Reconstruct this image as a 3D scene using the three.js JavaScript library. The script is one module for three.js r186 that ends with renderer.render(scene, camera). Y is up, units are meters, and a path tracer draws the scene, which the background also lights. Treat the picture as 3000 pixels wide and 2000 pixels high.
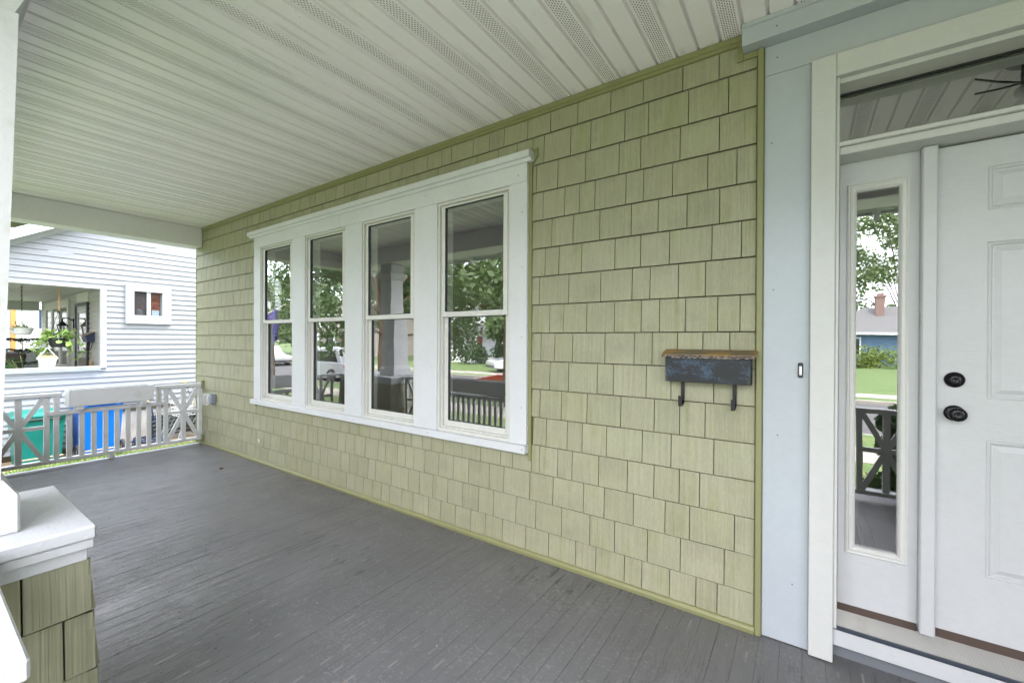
import * as THREE from 'three';
import { mergeGeometries } from 'three/addons/utils/BufferGeometryUtils.js';

// ---------- camera, sky, sun, exposure ----------
const scene = new THREE.Scene();
const camera = new THREE.PerspectiveCamera(77.83, 1024 / 682, 0.03, 900);
{
  const yaw = 0.601093, pitch = -0.003493, roll = 0.004156;
  const fw = new THREE.Vector3(-Math.sin(yaw) * Math.cos(pitch), Math.sin(pitch), -Math.cos(yaw) * Math.cos(pitch));
  const up0 = new THREE.Vector3(Math.sin(yaw) * Math.sin(pitch), Math.cos(pitch), Math.cos(yaw) * Math.sin(pitch));
  const rt = new THREE.Vector3(Math.cos(yaw), 0, -Math.sin(yaw));
  camera.up.copy(up0.multiplyScalar(Math.cos(roll)).addScaledVector(rt, -Math.sin(roll)));
  camera.position.set(0.1496, 1.3828, 2.312);
  camera.lookAt(camera.position.clone().add(fw));
}
const renderer = new THREE.WebGLRenderer({ antialias: true });
renderer.setSize(1024, 682);
renderer.toneMapping = THREE.LinearToneMapping;
renderer.toneMappingExposure = 7.3;
renderer.shadowMap.enabled = true;
renderer.shadowMap.type = THREE.PCFSoftShadowMap;

// ---------- helpers ----------
function rng(seed) { let a = seed >>> 0; return () => { a = (a + 0x6D2B79F5) >>> 0; let t = a; t = Math.imul(t ^ (t >>> 15), t | 1); t ^= t + Math.imul(t ^ (t >>> 7), t | 61); return ((t ^ (t >>> 14)) >>> 0) / 4294967296; }; }
const R = rng(20251);
const rnd = (a, b, r = R) => a + (b - a) * r();
const clamp = (v, a = 0, b = 1) => Math.max(a, Math.min(b, v));
const sstep = (a, b, v) => { const t = clamp((v - a) / (b - a)); return t * t * (3 - 2 * t); };
function hash2(x, y, s) { let h = Math.imul(x, 374761393) + Math.imul(y, 668265263) + Math.imul(s, 1442695041); h = Math.imul(h ^ (h >>> 13), 1274126177); return ((h ^ (h >>> 16)) >>> 0) / 4294967296; }
// tileable value noise: x,y in cells, period px,py
function vnoise(x, y, px, py, s) {
  const xi = Math.floor(x), yi = Math.floor(y); let fx = x - xi, fy = y - yi; fx = fx * fx * (3 - 2 * fx); fy = fy * fy * (3 - 2 * fy);
  const m = (v, p) => ((v % p) + p) % p, x0 = m(xi, px), x1 = m(xi + 1, px), y0 = m(yi, py), y1 = m(yi + 1, py);
  const a = hash2(x0, y0, s), b = hash2(x1, y0, s), c = hash2(x0, y1, s), d = hash2(x1, y1, s);
  return a + (b - a) * fx + (c - a) * fy + (a - b - c + d) * fx * fy;
}
function fbm(u, v, fx, fy, oct, s) { let t = 0, a = 0.5, n = 0; for (let o = 0; o < oct; o++) { t += a * vnoise(u * fx, v * fy, fx, fy, s + o * 17); n += a; a *= 0.5; fx *= 2; fy *= 2; } return t / n; }
const toS = v => { v = clamp(v); return Math.round(255 * (v <= 0.0031308 ? v * 12.92 : 1.055 * Math.pow(v, 1 / 2.4) - 0.055)); };
function tex(w, h, fn, { srgb = false, repeat, linearIn = true } = {}) {
  const d = new Uint8Array(w * h * 4); const o = [0, 0, 0, 1];
  for (let y = 0; y < h; y++) for (let x = 0; x < w; x++) {
    o[3] = 1; fn((x + 0.5) / w, (y + 0.5) / h, o); const i = (y * w + x) * 4;
    for (let c = 0; c < 3; c++) d[i + c] = srgb ? toS(o[c]) : Math.round(255 * clamp(o[c]));
    d[i + 3] = Math.round(255 * clamp(o[3]));
  }
  const t = new THREE.DataTexture(d, w, h, THREE.RGBAFormat, THREE.UnsignedByteType);
  t.wrapS = t.wrapT = THREE.RepeatWrapping; t.magFilter = THREE.LinearFilter; t.minFilter = THREE.LinearMipmapLinearFilter; t.generateMipmaps = true;
  if (srgb) t.colorSpace = THREE.SRGBColorSpace; if (repeat) t.repeat.set(...repeat); t.needsUpdate = true; return t;
}
const lin = (r, g, b) => new THREE.Color().setRGB(r, g, b);
function mat(c, rough = 0.6, o = {}) { return new THREE.MeshStandardMaterial({ color: lin(...c), roughness: rough, metalness: 0, ...o }); }
function phys(c, rough, o) { return new THREE.MeshPhysicalMaterial({ color: lin(...c), roughness: rough, metalness: 0, ...o }); }

// geometry from flat polygons, uv in metres by the dominant axis
function faces(polys, off = [0, 0]) {
  const P = [], N = [], U = []; const a = new THREE.Vector3(), b = new THREE.Vector3(), n = new THREE.Vector3();
  for (const q of polys) {
    a.set(q[1][0] - q[0][0], q[1][1] - q[0][1], q[1][2] - q[0][2]); b.set(q[2][0] - q[0][0], q[2][1] - q[0][1], q[2][2] - q[0][2]); n.crossVectors(a, b).normalize();
    const ax = Math.abs(n.x), ay = Math.abs(n.y), az = Math.abs(n.z);
    for (let i = 1; i + 1 < q.length; i++) for (const p of [q[0], q[i], q[i + 1]]) {
      P.push(...p); N.push(n.x, n.y, n.z);
      if (ay >= ax && ay >= az) U.push(p[0] + off[0], p[2] + off[1]); else if (ax >= az) U.push(p[2] + off[0], p[1] + off[1]); else U.push(p[0] + off[0], p[1] + off[1]);
    }
  }
  const g = new THREE.BufferGeometry();
  g.setAttribute('position', new THREE.Float32BufferAttribute(P, 3)); g.setAttribute('normal', new THREE.Float32BufferAttribute(N, 3)); g.setAttribute('uv', new THREE.Float32BufferAttribute(U, 2));
  return g;
}
const boxPolys = (x0, x1, y0, y1, z0, z1) => [
  [[x1, y0, z1], [x1, y0, z0], [x1, y1, z0], [x1, y1, z1]], [[x0, y0, z0], [x0, y0, z1], [x0, y1, z1], [x0, y1, z0]],
  [[x0, y1, z1], [x1, y1, z1], [x1, y1, z0], [x0, y1, z0]], [[x0, y0, z0], [x1, y0, z0], [x1, y0, z1], [x0, y0, z1]],
  [[x0, y0, z1], [x1, y0, z1], [x1, y1, z1], [x0, y1, z1]], [[x1, y0, z0], [x0, y0, z0], [x0, y1, z0], [x1, y1, z0]]];
const box = (x0, x1, y0, y1, z0, z1, off) => faces(boxPolys(x0, x1, y0, y1, z0, z1), off);
// chamfered box, 44 triangles
function cbox(x0, x1, y0, y1, z0, z1, c = 0.003, off) {
  const X = [x0, x1], Y = [y0, y1], Z = [z0, z1], s = [1, -1], polys = [];
  c = Math.min(c, (x1 - x0) / 3, (y1 - y0) / 3, (z1 - z0) / 3);
  const V = (i, j, k, ax) => [X[i] + (ax === 0 ? 0 : s[i] * c), Y[j] + (ax === 1 ? 0 : s[j] * c), Z[k] + (ax === 2 ? 0 : s[k] * c)];
  const ori = (q, n) => { const a = q[0], b = q[1], d = q[2]; const u = [b[0] - a[0], b[1] - a[1], b[2] - a[2]], v = [d[0] - a[0], d[1] - a[1], d[2] - a[2]]; const cr = [u[1] * v[2] - u[2] * v[1], u[2] * v[0] - u[0] * v[2], u[0] * v[1] - u[1] * v[0]]; if (cr[0] * n[0] + cr[1] * n[1] + cr[2] * n[2] < 0) q.reverse(); polys.push(q); };
  for (let i = 0; i < 2; i++) {
    const d = i ? 1 : -1;
    ori([V(i, 0, 0, 0), V(i, 1, 0, 0), V(i, 1, 1, 0), V(i, 0, 1, 0)], [d, 0, 0]);
    ori([V(0, i, 0, 1), V(1, i, 0, 1), V(1, i, 1, 1), V(0, i, 1, 1)], [0, d, 0]);
    ori([V(0, 0, i, 2), V(1, 0, i, 2), V(1, 1, i, 2), V(0, 1, i, 2)], [0, 0, d]);
  }
  for (let i = 0; i < 2; i++) for (let j = 0; j < 2; j++) {
    const d = i ? 1 : -1, e = j ? 1 : -1;
    ori([V(i, j, 0, 0), V(i, j, 1, 0), V(i, j, 1, 1), V(i, j, 0, 1)], [d, e, 0]);
    ori([V(i, 0, j, 0), V(i, 1, j, 0), V(i, 1, j, 2), V(i, 0, j, 2)], [d, 0, e]);
    ori([V(0, i, j, 1), V(1, i, j, 1), V(1, i, j, 2), V(0, i, j, 2)], [0, d, e]);
    for (let k = 0; k < 2; k++) ori([V(i, j, k, 0), V(i, j, k, 1), V(i, j, k, 2)], [d, e, k ? 1 : -1]);
  }
  return faces(polys, off);
}
// prism: profile of [a,b] points swept along an axis ('x','y','z') from t0 to t1; profile in the other two axes in order
function prism(pts, axis, t0, t1, off) {
  const m = (a, b, t) => axis === 'x' ? [t, a, b] : axis === 'y' ? [a, t, b] : [a, b, t];
  let area = 0; for (let i = 0; i < pts.length; i++) { const [a, b] = pts[i], [c, d] = pts[(i + 1) % pts.length]; area += a * d - c * b; }
  if ((area < 0) !== (axis === 'y')) pts = pts.slice().reverse();
  const polys = []; const n = pts.length;
  for (let i = 0; i < n; i++) { const p = pts[i], q = pts[(i + 1) % n]; polys.push([m(...p, t0), m(...q, t0), m(...q, t1), m(...p, t1)]); }
  const ct = pts.map(p => new THREE.Vector2(...p));
  for (const t of THREE.ShapeUtils.triangulateShape(ct, [])) { polys.push([m(...pts[t[0]], t1), m(...pts[t[1]], t1), m(...pts[t[2]], t1)]); polys.push([m(...pts[t[2]], t0), m(...pts[t[1]], t0), m(...pts[t[0]], t0)]); }
  return faces(polys, off);
}
const norm = g => { const k = g.index ? g.toNonIndexed() : g; for (const n of Object.keys(k.attributes)) if (!['position', 'normal', 'uv'].includes(n)) k.deleteAttribute(n); return k; };
const merge = gs => gs.length === 1 ? gs[0] : mergeGeometries(gs.map(norm));
function tube(pts, r, seg = 24, rad = 6, closed = false) { return new THREE.TubeGeometry(new THREE.CatmullRomCurve3(pts.map(p => new THREE.Vector3(...p)), closed, 'catmullrom', 0.5), seg, r, rad, closed); }
function bar(a, b, r, rad = 6, r2 = r) { const A = new THREE.Vector3(...a), B = new THREE.Vector3(...b), d = B.clone().sub(A); const g = new THREE.CylinderGeometry(r2, r, d.length(), rad); g.applyQuaternion(new THREE.Quaternion().setFromUnitVectors(new THREE.Vector3(0, 1, 0), d.normalize())); g.translate((A.x + B.x) / 2, (A.y + B.y) / 2, (A.z + B.z) / 2); return g; }
function lathe(pts, seg = 24) { return new THREE.LatheGeometry(pts.map(p => new THREE.Vector2(...p)), seg); }
const tr = (g, x, y, z) => { g.translate(x, y, z); return g; };

const used = {};
function numbered(n) { used[n] = (used[n] ?? -1) + 1; return used[n] ? n + '_' + String(used[n]).padStart(3, '0') : n; }
function obj(name, geos, m, parent = scene) {
  const me = new THREE.Mesh(Array.isArray(geos) ? merge(geos) : geos, m); me.name = parent === scene ? numbered(name) : name; me.castShadow = me.receiveShadow = true; parent.add(me); return me;
}
function thing(name, label, category, [x, y, z] = [0, 0, 0], turn = 0, group) { const o = new THREE.Group(); o.name = numbered(name); scene.add(o); o.position.set(x, y, z); o.rotation.y = turn; o.userData = { label, category }; if (group) o.userData.group = group; return o; }
function tag(o, label, category, group) { o.userData = { ...o.userData, label, category }; if (group) o.userData.group = group; return o; }
function part(name, parent, label) { const o = new THREE.Group(); o.name = name; parent.add(o); if (label) o.userData.label = label; return o; }
function struct(o) { o.userData.kind = 'structure'; return o; }
function dup(root, [x, y, z], turn, label) { const r = root.clone(); r.name = numbered(root.name.replace(/_\d{3}$/, '')); r.userData = { ...root.userData }; if (label) r.userData.label = label; r.position.set(x, y, z); r.rotation.y = turn; scene.add(r); return r; }

// ---------- sky and sun ----------
{
  const W = 512, H = 256, d = new Float32Array(W * H * 4);
  for (let y = 0; y < H; y++) for (let x = 0; x < W; x++) {
    const u = (x + 0.5) / W, v = (y + 0.5) / H, el = (v - 0.5) * Math.PI, s = Math.max(0, Math.sin(el));
    const cl = fbm(u, v, 7, 9, 5, 5), c2 = sstep(0.35, 0.7, cl);
    const b = 1.3 - 0.12 * s, i = (y * W + x) * 4;
    const blue = (1 - c2) * 0.22;
    d[i] = b * (0.985 - blue * 0.75); d[i + 1] = b * (0.972 - blue * 0.35); d[i + 2] = b * (1.03 + blue * 0.05); d[i + 3] = 1;
    if (el < 0) { d[i] = 0.3; d[i + 1] = 0.31; d[i + 2] = 0.28; }
  }
  const t = new THREE.DataTexture(d, W, H, THREE.RGBAFormat, THREE.FloatType); t.mapping = THREE.EquirectangularReflectionMapping; t.magFilter = THREE.LinearFilter; t.needsUpdate = true;
  scene.background = t; scene.environment = t; scene.environmentIntensity = 1; scene.backgroundIntensity = 1;
  const sun = new THREE.DirectionalLight(new THREE.Color(1, 0.965, 0.91), 1.3);
  sun.position.set(3, 26, -14); sun.target.position.set(-4, 0, 0); sun.castShadow = true; sun.shadow.radius = 26; sun.shadow.mapSize.set(2048, 2048);
  Object.assign(sun.shadow.camera, { left: -30, right: 30, top: 30, bottom: -30, near: 1, far: 90 }); sun.shadow.bias = -0.0005;
  scene.add(sun, sun.target);
}

// ---------- textures and materials ----------
const grainF = (u, v, s) => { const w = 0.02 * (fbm(u, v, 3, 3, 2, s + 3) - 0.5); return fbm(u + w, v, 190, 3, 3, s); };
const shMap = tex(1024, 1024, (u, v, o) => {
  const g = grainF(u, v, 11), st = fbm(u, v, 26, 2, 3, 31), bl = fbm(u, v, 5, 5, 4, 41), fine = fbm(u, v, 320, 60, 2, 3);
  const gr = sstep(0.5, 0.78, st) * sstep(0.42, 0.66, bl);
  const gm = sstep(0.5, 0.7, fbm(u, v, 9, 7, 4, 51)); let k = 0.8 + 0.22 * g + 0.16 * (bl - 0.5) + 0.18 * (fine - 0.5) - 0.07 * gm;
  o[0] = k * (0.98 - 0.12 * gr); o[1] = k * (0.98 - 0.09 * gr); o[2] = k * (0.97 - 0.22 * gr);
}, { srgb: true });
const shBump = tex(1024, 1024, (u, v, o) => { const g = grainF(u, v, 11); o[0] = o[1] = o[2] = clamp(0.15 + 0.9 * g); });
const shingleMats = [[0.327, 0.32, 0.212], [0.317, 0.312, 0.203], [0.34, 0.331, 0.223], [0.323, 0.315, 0.203], [0.332, 0.327, 0.217]].map(c => mat(c, 0.62, { map: shMap, bumpMap: shBump, bumpScale: 0.0018 }));
const paintB = tex(512, 512, (u, v, o) => { const a = fbm(u, v, 14, 90, 3, 71), b = fbm(u, v, 40, 40, 3, 72); o[0] = o[1] = o[2] = 0.5 * a + 0.5 * b; }, { repeat: [2, 2] });
const paintM = tex(512, 512, (u, v, o) => { const a = fbm(u, v, 4, 4, 5, 75), b = fbm(u, v, 60, 60, 2, 76); const sp = vnoise(u * 160, v * 160, 160, 160, 79) > 0.985 ? 0.12 : 0; const k = 0.93 + 0.09 * (a - 0.5) + 0.05 * (b - 0.5) - sp; o[0] = k; o[1] = k; o[2] = k * 0.995; }, { srgb: true, repeat: [0.8, 0.8] });
const white = mat([0.61, 0.62, 0.635], 0.42, { map: paintM, bumpMap: paintB, bumpScale: 0.0007 });      // aluminium-wrapped trim
const vinyl = mat([0.61, 0.605, 0.57], 0.38, { map: paintM, bumpMap: paintB, bumpScale: 0.0003 });      // window vinyl
const doorW = mat([0.52, 0.525, 0.535], 0.36, { map: paintM, bumpMap: paintB, bumpScale: 0.0008 });
const casingW = mat([0.555, 0.555, 0.54], 0.42, { map: paintM, bumpMap: paintB, bumpScale: 0.0008 });
const boardB = mat([0.43, 0.465, 0.50], 0.4, { map: paintM, bumpMap: paintB, bumpScale: 0.0005 });
const railB = tex(512, 512, (u, v, o) => { const a = fbm(u, v, 12, 12, 4, 91), b = sstep(0.5, 0.62, fbm(u, v, 22, 22, 4, 95)); o[0] = o[1] = o[2] = 0.55 * a + 0.45 * b; }, { repeat: [3, 3] });
const railM = tex(512, 512, (u, v, o) => { const a = fbm(u, v, 6, 6, 5, 101), s = vnoise(u * 128, v * 128, 128, 128, 104), dirt = sstep(0.62, 0.8, fbm(u, v, 10, 10, 4, 108)); const k = 0.94 + 0.1 * (a - 0.5); const sp = s > 0.975 ? 0.3 : 0; o[0] = k * (1 - sp - 0.1 * dirt); o[1] = k * (1 - sp * 1.1 - 0.12 * dirt); o[2] = k * (1 - sp * 1.25 - 0.17 * dirt); }, { srgb: true, repeat: [1.1, 1.1] });
const railW = mat([0.60, 0.605, 0.61], 0.5, { map: railM, bumpMap: railB, bumpScale: 0.0006 });
const capW = mat([0.52, 0.525, 0.54], 0.5, { map: railM, bumpMap: railB, bumpScale: 0.0009 });
const soffitM = tex(1024, 1024, (u, v, o) => {
  const a = fbm(u, v, 5, 5, 5, 111), st = sstep(0.6, 0.75, fbm(u, v, 40, 2, 4, 115)) * sstep(0.5, 0.7, fbm(u, v, 6, 6, 3, 117));
  const cell = vnoise(u * 230, v * 230, 230, 230, 119), cl = sstep(0.5, 0.62, fbm(u, v, 6, 6, 3, 121)); const sp = cell > 0.972 - 0.02 * cl && cl > 0.2 ? 0.35 : 0;
  const k = 0.95 + 0.05 * (a - 0.5) - 0.15 * st - sp; o[0] = k; o[1] = k * 0.995; o[2] = k * (0.97 - 0.03 * st);
}, { srgb: true, repeat: [0.55, 0.55] });
const soffit = mat([0.92, 0.88, 0.93], 0.5, { map: soffitM });
const beadW = mat([0.59, 0.585, 0.56], 0.4, { map: paintM });
const grimeShadeMap = tex(1024, 1024, (u, v, o) => {   // green-black grime along the grain, plus shade painted into the pedestal shingles
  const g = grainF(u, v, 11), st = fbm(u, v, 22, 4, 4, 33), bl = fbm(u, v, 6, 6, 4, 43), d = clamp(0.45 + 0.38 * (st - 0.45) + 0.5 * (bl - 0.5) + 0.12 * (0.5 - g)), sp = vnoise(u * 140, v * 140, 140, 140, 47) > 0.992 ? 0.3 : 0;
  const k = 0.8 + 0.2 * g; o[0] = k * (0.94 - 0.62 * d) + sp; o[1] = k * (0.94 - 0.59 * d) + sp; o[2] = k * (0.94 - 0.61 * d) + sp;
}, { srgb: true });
const wood = mat([0.3, 0.22, 0.14], 0.85, { bumpMap: shBump, bumpScale: 0.002 });
const shingleGrimeShade = [[0.345, 0.335, 0.218], [0.332, 0.325, 0.206], [0.362, 0.35, 0.232], [0.34, 0.328, 0.2], [0.35, 0.343, 0.225]].map(c => mat(c, 0.66, { map: grimeShadeMap, bumpMap: shBump, bumpScale: 0.0016 }));  // pedestal shingles, their dimness carried by the colour map
const greenTrim = mat([0.235, 0.235, 0.105], 0.5, { map: paintM, bumpMap: paintB, bumpScale: 0.0006 });
const beamMat = mat([0.74, 0.73, 0.74], 0.5, { map: paintM });
const dark = mat([0.012, 0.012, 0.013], 0.7);
const brown = mat([0.07, 0.045, 0.035], 0.6);
const blackMetal = mat([0.005, 0.0055, 0.007], 0.34, { metalness: 0.3 });
const chrome = mat([0.55, 0.55, 0.56], 0.25, { metalness: 1 });
const glassB = tex(256, 256, (u, v, o) => { o[0] = o[1] = o[2] = 0.75 * fbm(u, v, 5, 4, 2, 601) + 0.25 * fbm(u, v, 14, 9, 2, 605); }, { repeat: [0.9, 0.9] });
const glass = phys([0.95, 0.98, 0.97], 0.0, { transmission: 1, thickness: 0, ior: 3.6, bumpMap: glassB, bumpScale: 0.00022 });   // coated double panes
const glassN = phys([0.95, 0.97, 0.97], 0.0, { transmission: 1, thickness: 0, ior: 1.5 });
const clearP = phys([0.96, 0.96, 0.97], 0.12, { transmission: 0.85, thickness: 0, ior: 1.5 });
const darkGasket = mat([0.03, 0.035, 0.035], 0.6);
const interior = mat([0.36, 0.35, 0.32], 0.9);
const interiorFloor = mat([0.2, 0.13, 0.08], 0.6);

// ---------- porch floor ----------
const H = 2.849, XL = -6.45, XR = 2.75, ZF = 2.66, PW = 0.0826;
const floorMap = tex(2048, 1024, (u, v, o) => {
  const x = u * 9, cl = fbm(u, v, 14, 6, 4, 201), cl2 = fbm(u, v, 9, 4, 3, 205);
  let k = 0.98 + 0.22 * (fbm(u, v, 24, 10, 5, 211) - 0.5) + 0.12 * (fbm(u, v, 480, 60, 2, 214) - 0.5);
  const pi = Math.floor((x + 90 - 6.45 + 6.45) / PW), fr = ((x + 90) / PW) % 1;
  k *= 0.96 + 0.09 * hash2(pi, 3, 77);
  const crack = sstep(0.66, 0.74, fbm(u, v, 700, 26, 3, 221)) * sstep(0.5, 0.62, cl2);
  const flake = sstep(0.66, 0.73, fbm(u, v, 820, 330, 3, 231)) * sstep(0.47, 0.66, cl);
  const scr = sstep(0.68, 0.72, fbm(u, v, 420, 420, 3, 236)) * sstep(0.5, 0.6, fbm(u, v, 10, 5, 3, 239));
  const jn = (fr < 0.05 || fr > 0.95) ? sstep(0.58, 0.7, fbm(u, v, 120, 60, 4, 241)) * sstep(0.45, 0.6, fbm(u, v, 8, 4, 3, 243)) : 0;
  const br = vnoise(u * 900, v * 340, 900, 340, 251) > 0.993 ? 0.5 : 0;
  k *= 1 - 0.45 * crack; const w = Math.max(0.45 * flake, 0.36 * scr, 0.75 * jn);
  o[0] = 0.345 * (k * (1 - w) + 1.9 * w) + 0.02 * br; o[1] = 0.332 * (k * (1 - w) + 1.9 * w) - 0.06 * br; o[2] = 0.338 * (k * (1 - w) + 1.8 * w) - 0.14 * br;
}, { srgb: true, repeat: [1 / 9, 1 / 2.8] });
const floorBump = tex(1024, 1024, (u, v, o) => {
  const g = fbm(u, v, 150, 6, 4, 301), b = sstep(0.52, 0.66, fbm(u, v, 60, 34, 4, 311)), c = sstep(0.62, 0.7, fbm(u, v, 240, 9, 3, 321)), m = sstep(0.42, 0.6, fbm(u, v, 5, 4, 3, 331));
  o[0] = o[1] = o[2] = clamp(0.55 + 0.25 * (g - 0.5) + 0.35 * b * m - 0.45 * c * (0.35 + 0.65 * m));
}, { repeat: [0.75, 0.75] });
const floorRough = tex(512, 512, (u, v, o) => { o[0] = o[1] = o[2] = 0.42 + 0.5 * (fbm(u, v, 9, 9, 5, 341) - 0.35); }, { repeat: [0.4, 0.4] });
const floorMat = mat([0.425, 0.435, 0.438], 0.9, { map: floorMap, bumpMap: floorBump, bumpScale: 0.004, roughnessMap: floorRough });
const greyBoard = mat([0.14, 0.15, 0.165], 0.5, { bumpMap: paintB, bumpScale: 0.001 });
{
  const fl = struct(part('porch_floor', scene)); fl.name = numbered('porch_floor');
  const r = rng(5);
  for (let i = 0, x = XL; x < XR; i++, x += PW) {
    const dy = rnd(-0.0006, 0.0002, r), gap = r() < 0.12 && x < -0.6 ? 0.003 : r() < 0.4 ? 0.0012 : 0.0006;
    obj('floor_plank', cbox(x, x + PW - gap, -0.024, dy, -0.045 + (x > 0.2 ? -0.01 : 0.05), ZF, 0.0007), floorMat, fl);
  }
  obj('floor_joist_deck', box(XL + 0.02, XR, -0.11, -0.03, 0, ZF - 0.02), wood, fl);
  obj('edge_moulding', prism([[XL - 0.035, -0.035], [XL, -0.035], [XL, 0.002], [XL - 0.012, 0.008], [XL - 0.028, 0.004], [XL - 0.037, -0.012]], 'z', 0.03, ZF), railW, fl);
  obj('edge_board', [box(XL - 0.02, XL + 0.004, -0.64, -0.036, 0.03, ZF - 0.01), box(XL, -1.02, -0.64, -0.036, ZF - 0.03, ZF - 0.01), box(0.52, XR, -0.64, -0.036, ZF - 0.03, ZF - 0.01)], railW, fl);
}
{ // seeds and grit on the floor
  const g = new THREE.OctahedronGeometry(1, 0); g.scale(0.0052, 0.0016, 0.0027);
  const n = 1500, im = new THREE.InstancedMesh(g, mat([1, 1, 1], 0.8), n), m = new THREE.Matrix4(), q = new THREE.Quaternion(), e = new THREE.Euler(), r = rng(8);
  for (let i = 0; i < n; i++) {
    const t = r(); const nw = r() < 0.16; const x = nw ? rnd(-6.3, -0.05, r) : t < 0.7 ? -4.6 + 4.2 * Math.pow(r(), 0.8) : rnd(-6.2, 1, r), z = nw ? 0.036 + 0.12 * r() * r() : t < 0.7 ? 2.35 - 1.5 * r() * r() : rnd(0.05, 2.4, r), s = 0.6 + 1.1 * r() * r();
    m.compose(new THREE.Vector3(x, 0.0016, z), q.setFromEuler(e.set(0, r() * 6.3, 0)), new THREE.Vector3(s, s, s)); im.setMatrixAt(i, m);
    const c = r(); im.setColorAt(i, c < 0.5 ? lin(0.16, 0.085, 0.04) : c < 0.75 ? lin(0.3, 0.19, 0.09) : c < 0.9 ? lin(0.5, 0.47, 0.4) : lin(0.04, 0.03, 0.025));
  }
  im.name = 'seed_litter'; im.castShadow = im.receiveShadow = true; im.userData = { kind: 'stuff', label: 'fine brown seeds and grit scattered over the grey floor', category: 'litter' }; scene.add(im);
  const lf = obj('dry_leaf', (() => { const k = new THREE.IcosahedronGeometry(0.017, 1), p = k.attributes.position; for (let i = 0; i < p.count; i++) { const h = hash2(Math.round(p.getX(i) * 9e3), Math.round(p.getZ(i) * 9e3 + p.getY(i) * 5e3), 4); p.setXYZ(i, p.getX(i) * (0.7 + 0.7 * h), p.getY(i) * 0.55, p.getZ(i) * (0.8 + 0.5 * h)); } k.computeVertexNormals(); return k; })(), mat([0.06, 0.03, 0.018], 0.8));
  lf.position.set(-4.93, 0.009, 0.36); tag(lf, 'small dark crumpled dry leaf lying on the grey floor near the wall', 'leaf');
}

// ---------- porch ceiling ----------
const ventA = tex(256, 64, (u, v, o) => { let a = 1; const c = 7, w = 0.66, x = (u - 0.5 + w / 2) / w * c; if (x > 0 && x < c) { const i = Math.floor(x), f = Math.abs(x - i - 0.5), y = Math.abs(((v + (i % 2) * 0.5) % 1) - 0.5); if (f < 0.2 && y < 0.27) a = 0; } o[0] = o[1] = o[2] = a; }, { repeat: [1 / 0.1016, 1 / 0.018] });
const ventMat = mat([0.92, 0.88, 0.93], 0.5, { alphaMap: ventA, alphaTest: 0.5, map: soffitM });
{
  const ce = part('porch_ceiling', scene); struct(ce); ce.name = numbered('porch_ceiling');
  const sw = 0.1016, z0 = 0.0, z1 = 2.3, gw = 0.0085, gd = 0.017;
  const strip = (a, b, y = H) => [[a, y, z0], [b, y, z0], [b, y, z1], [a, y, z1]];
  const groove = x => [[[x - gw, H, z0], [x - 0.0025, H + gd, z0], [x - 0.0025, H + gd, z1], [x - gw, H, z1]], [[x - 0.0025, H + gd, z0], [x + 0.0025, H + gd, z0], [x + 0.0025, H + gd, z1], [x - 0.0025, H + gd, z1]], [[x + 0.0025, H + gd, z0], [x + gw, H, z0], [x + gw, H, z1], [x + 0.0025, H + gd, z1]]];
  const geo = faces([strip(gw, sw - gw), ...groove(sw), ...groove(2 * sw), strip(2 * sw + gw, 3 * sw - gw), ...groove(3 * sw), [[3 * sw - gw, H - 0.0012, z0], [3 * sw - gw, H - 0.0012, z1], [3 * sw - gw - 0.0006, H, z1], [3 * sw - gw - 0.0006, H, z0]]], [0.13, 0]);
  const vent = faces([strip(sw + gw, 2 * sw - gw)], [-sw, 0]);
  for (let m = -19; m <= 11; m++) {
    const p = obj('soffit_panel', geo, soffit, ce); p.position.x = -0.8973 + m * 0.3048; p.position.y = (hash2(m + 40, 1, 3) - 0.5) * 0.0012; p.rotation.x = (hash2(m + 40, 5, 3) - 0.5) * 0.0016;
    obj('vent_strip', vent, ventMat, p);
  }
  obj('attic_deck', box(-6.7, XR, H + 0.3, H + 0.32, 0, 2.3), wood, ce);
}
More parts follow.
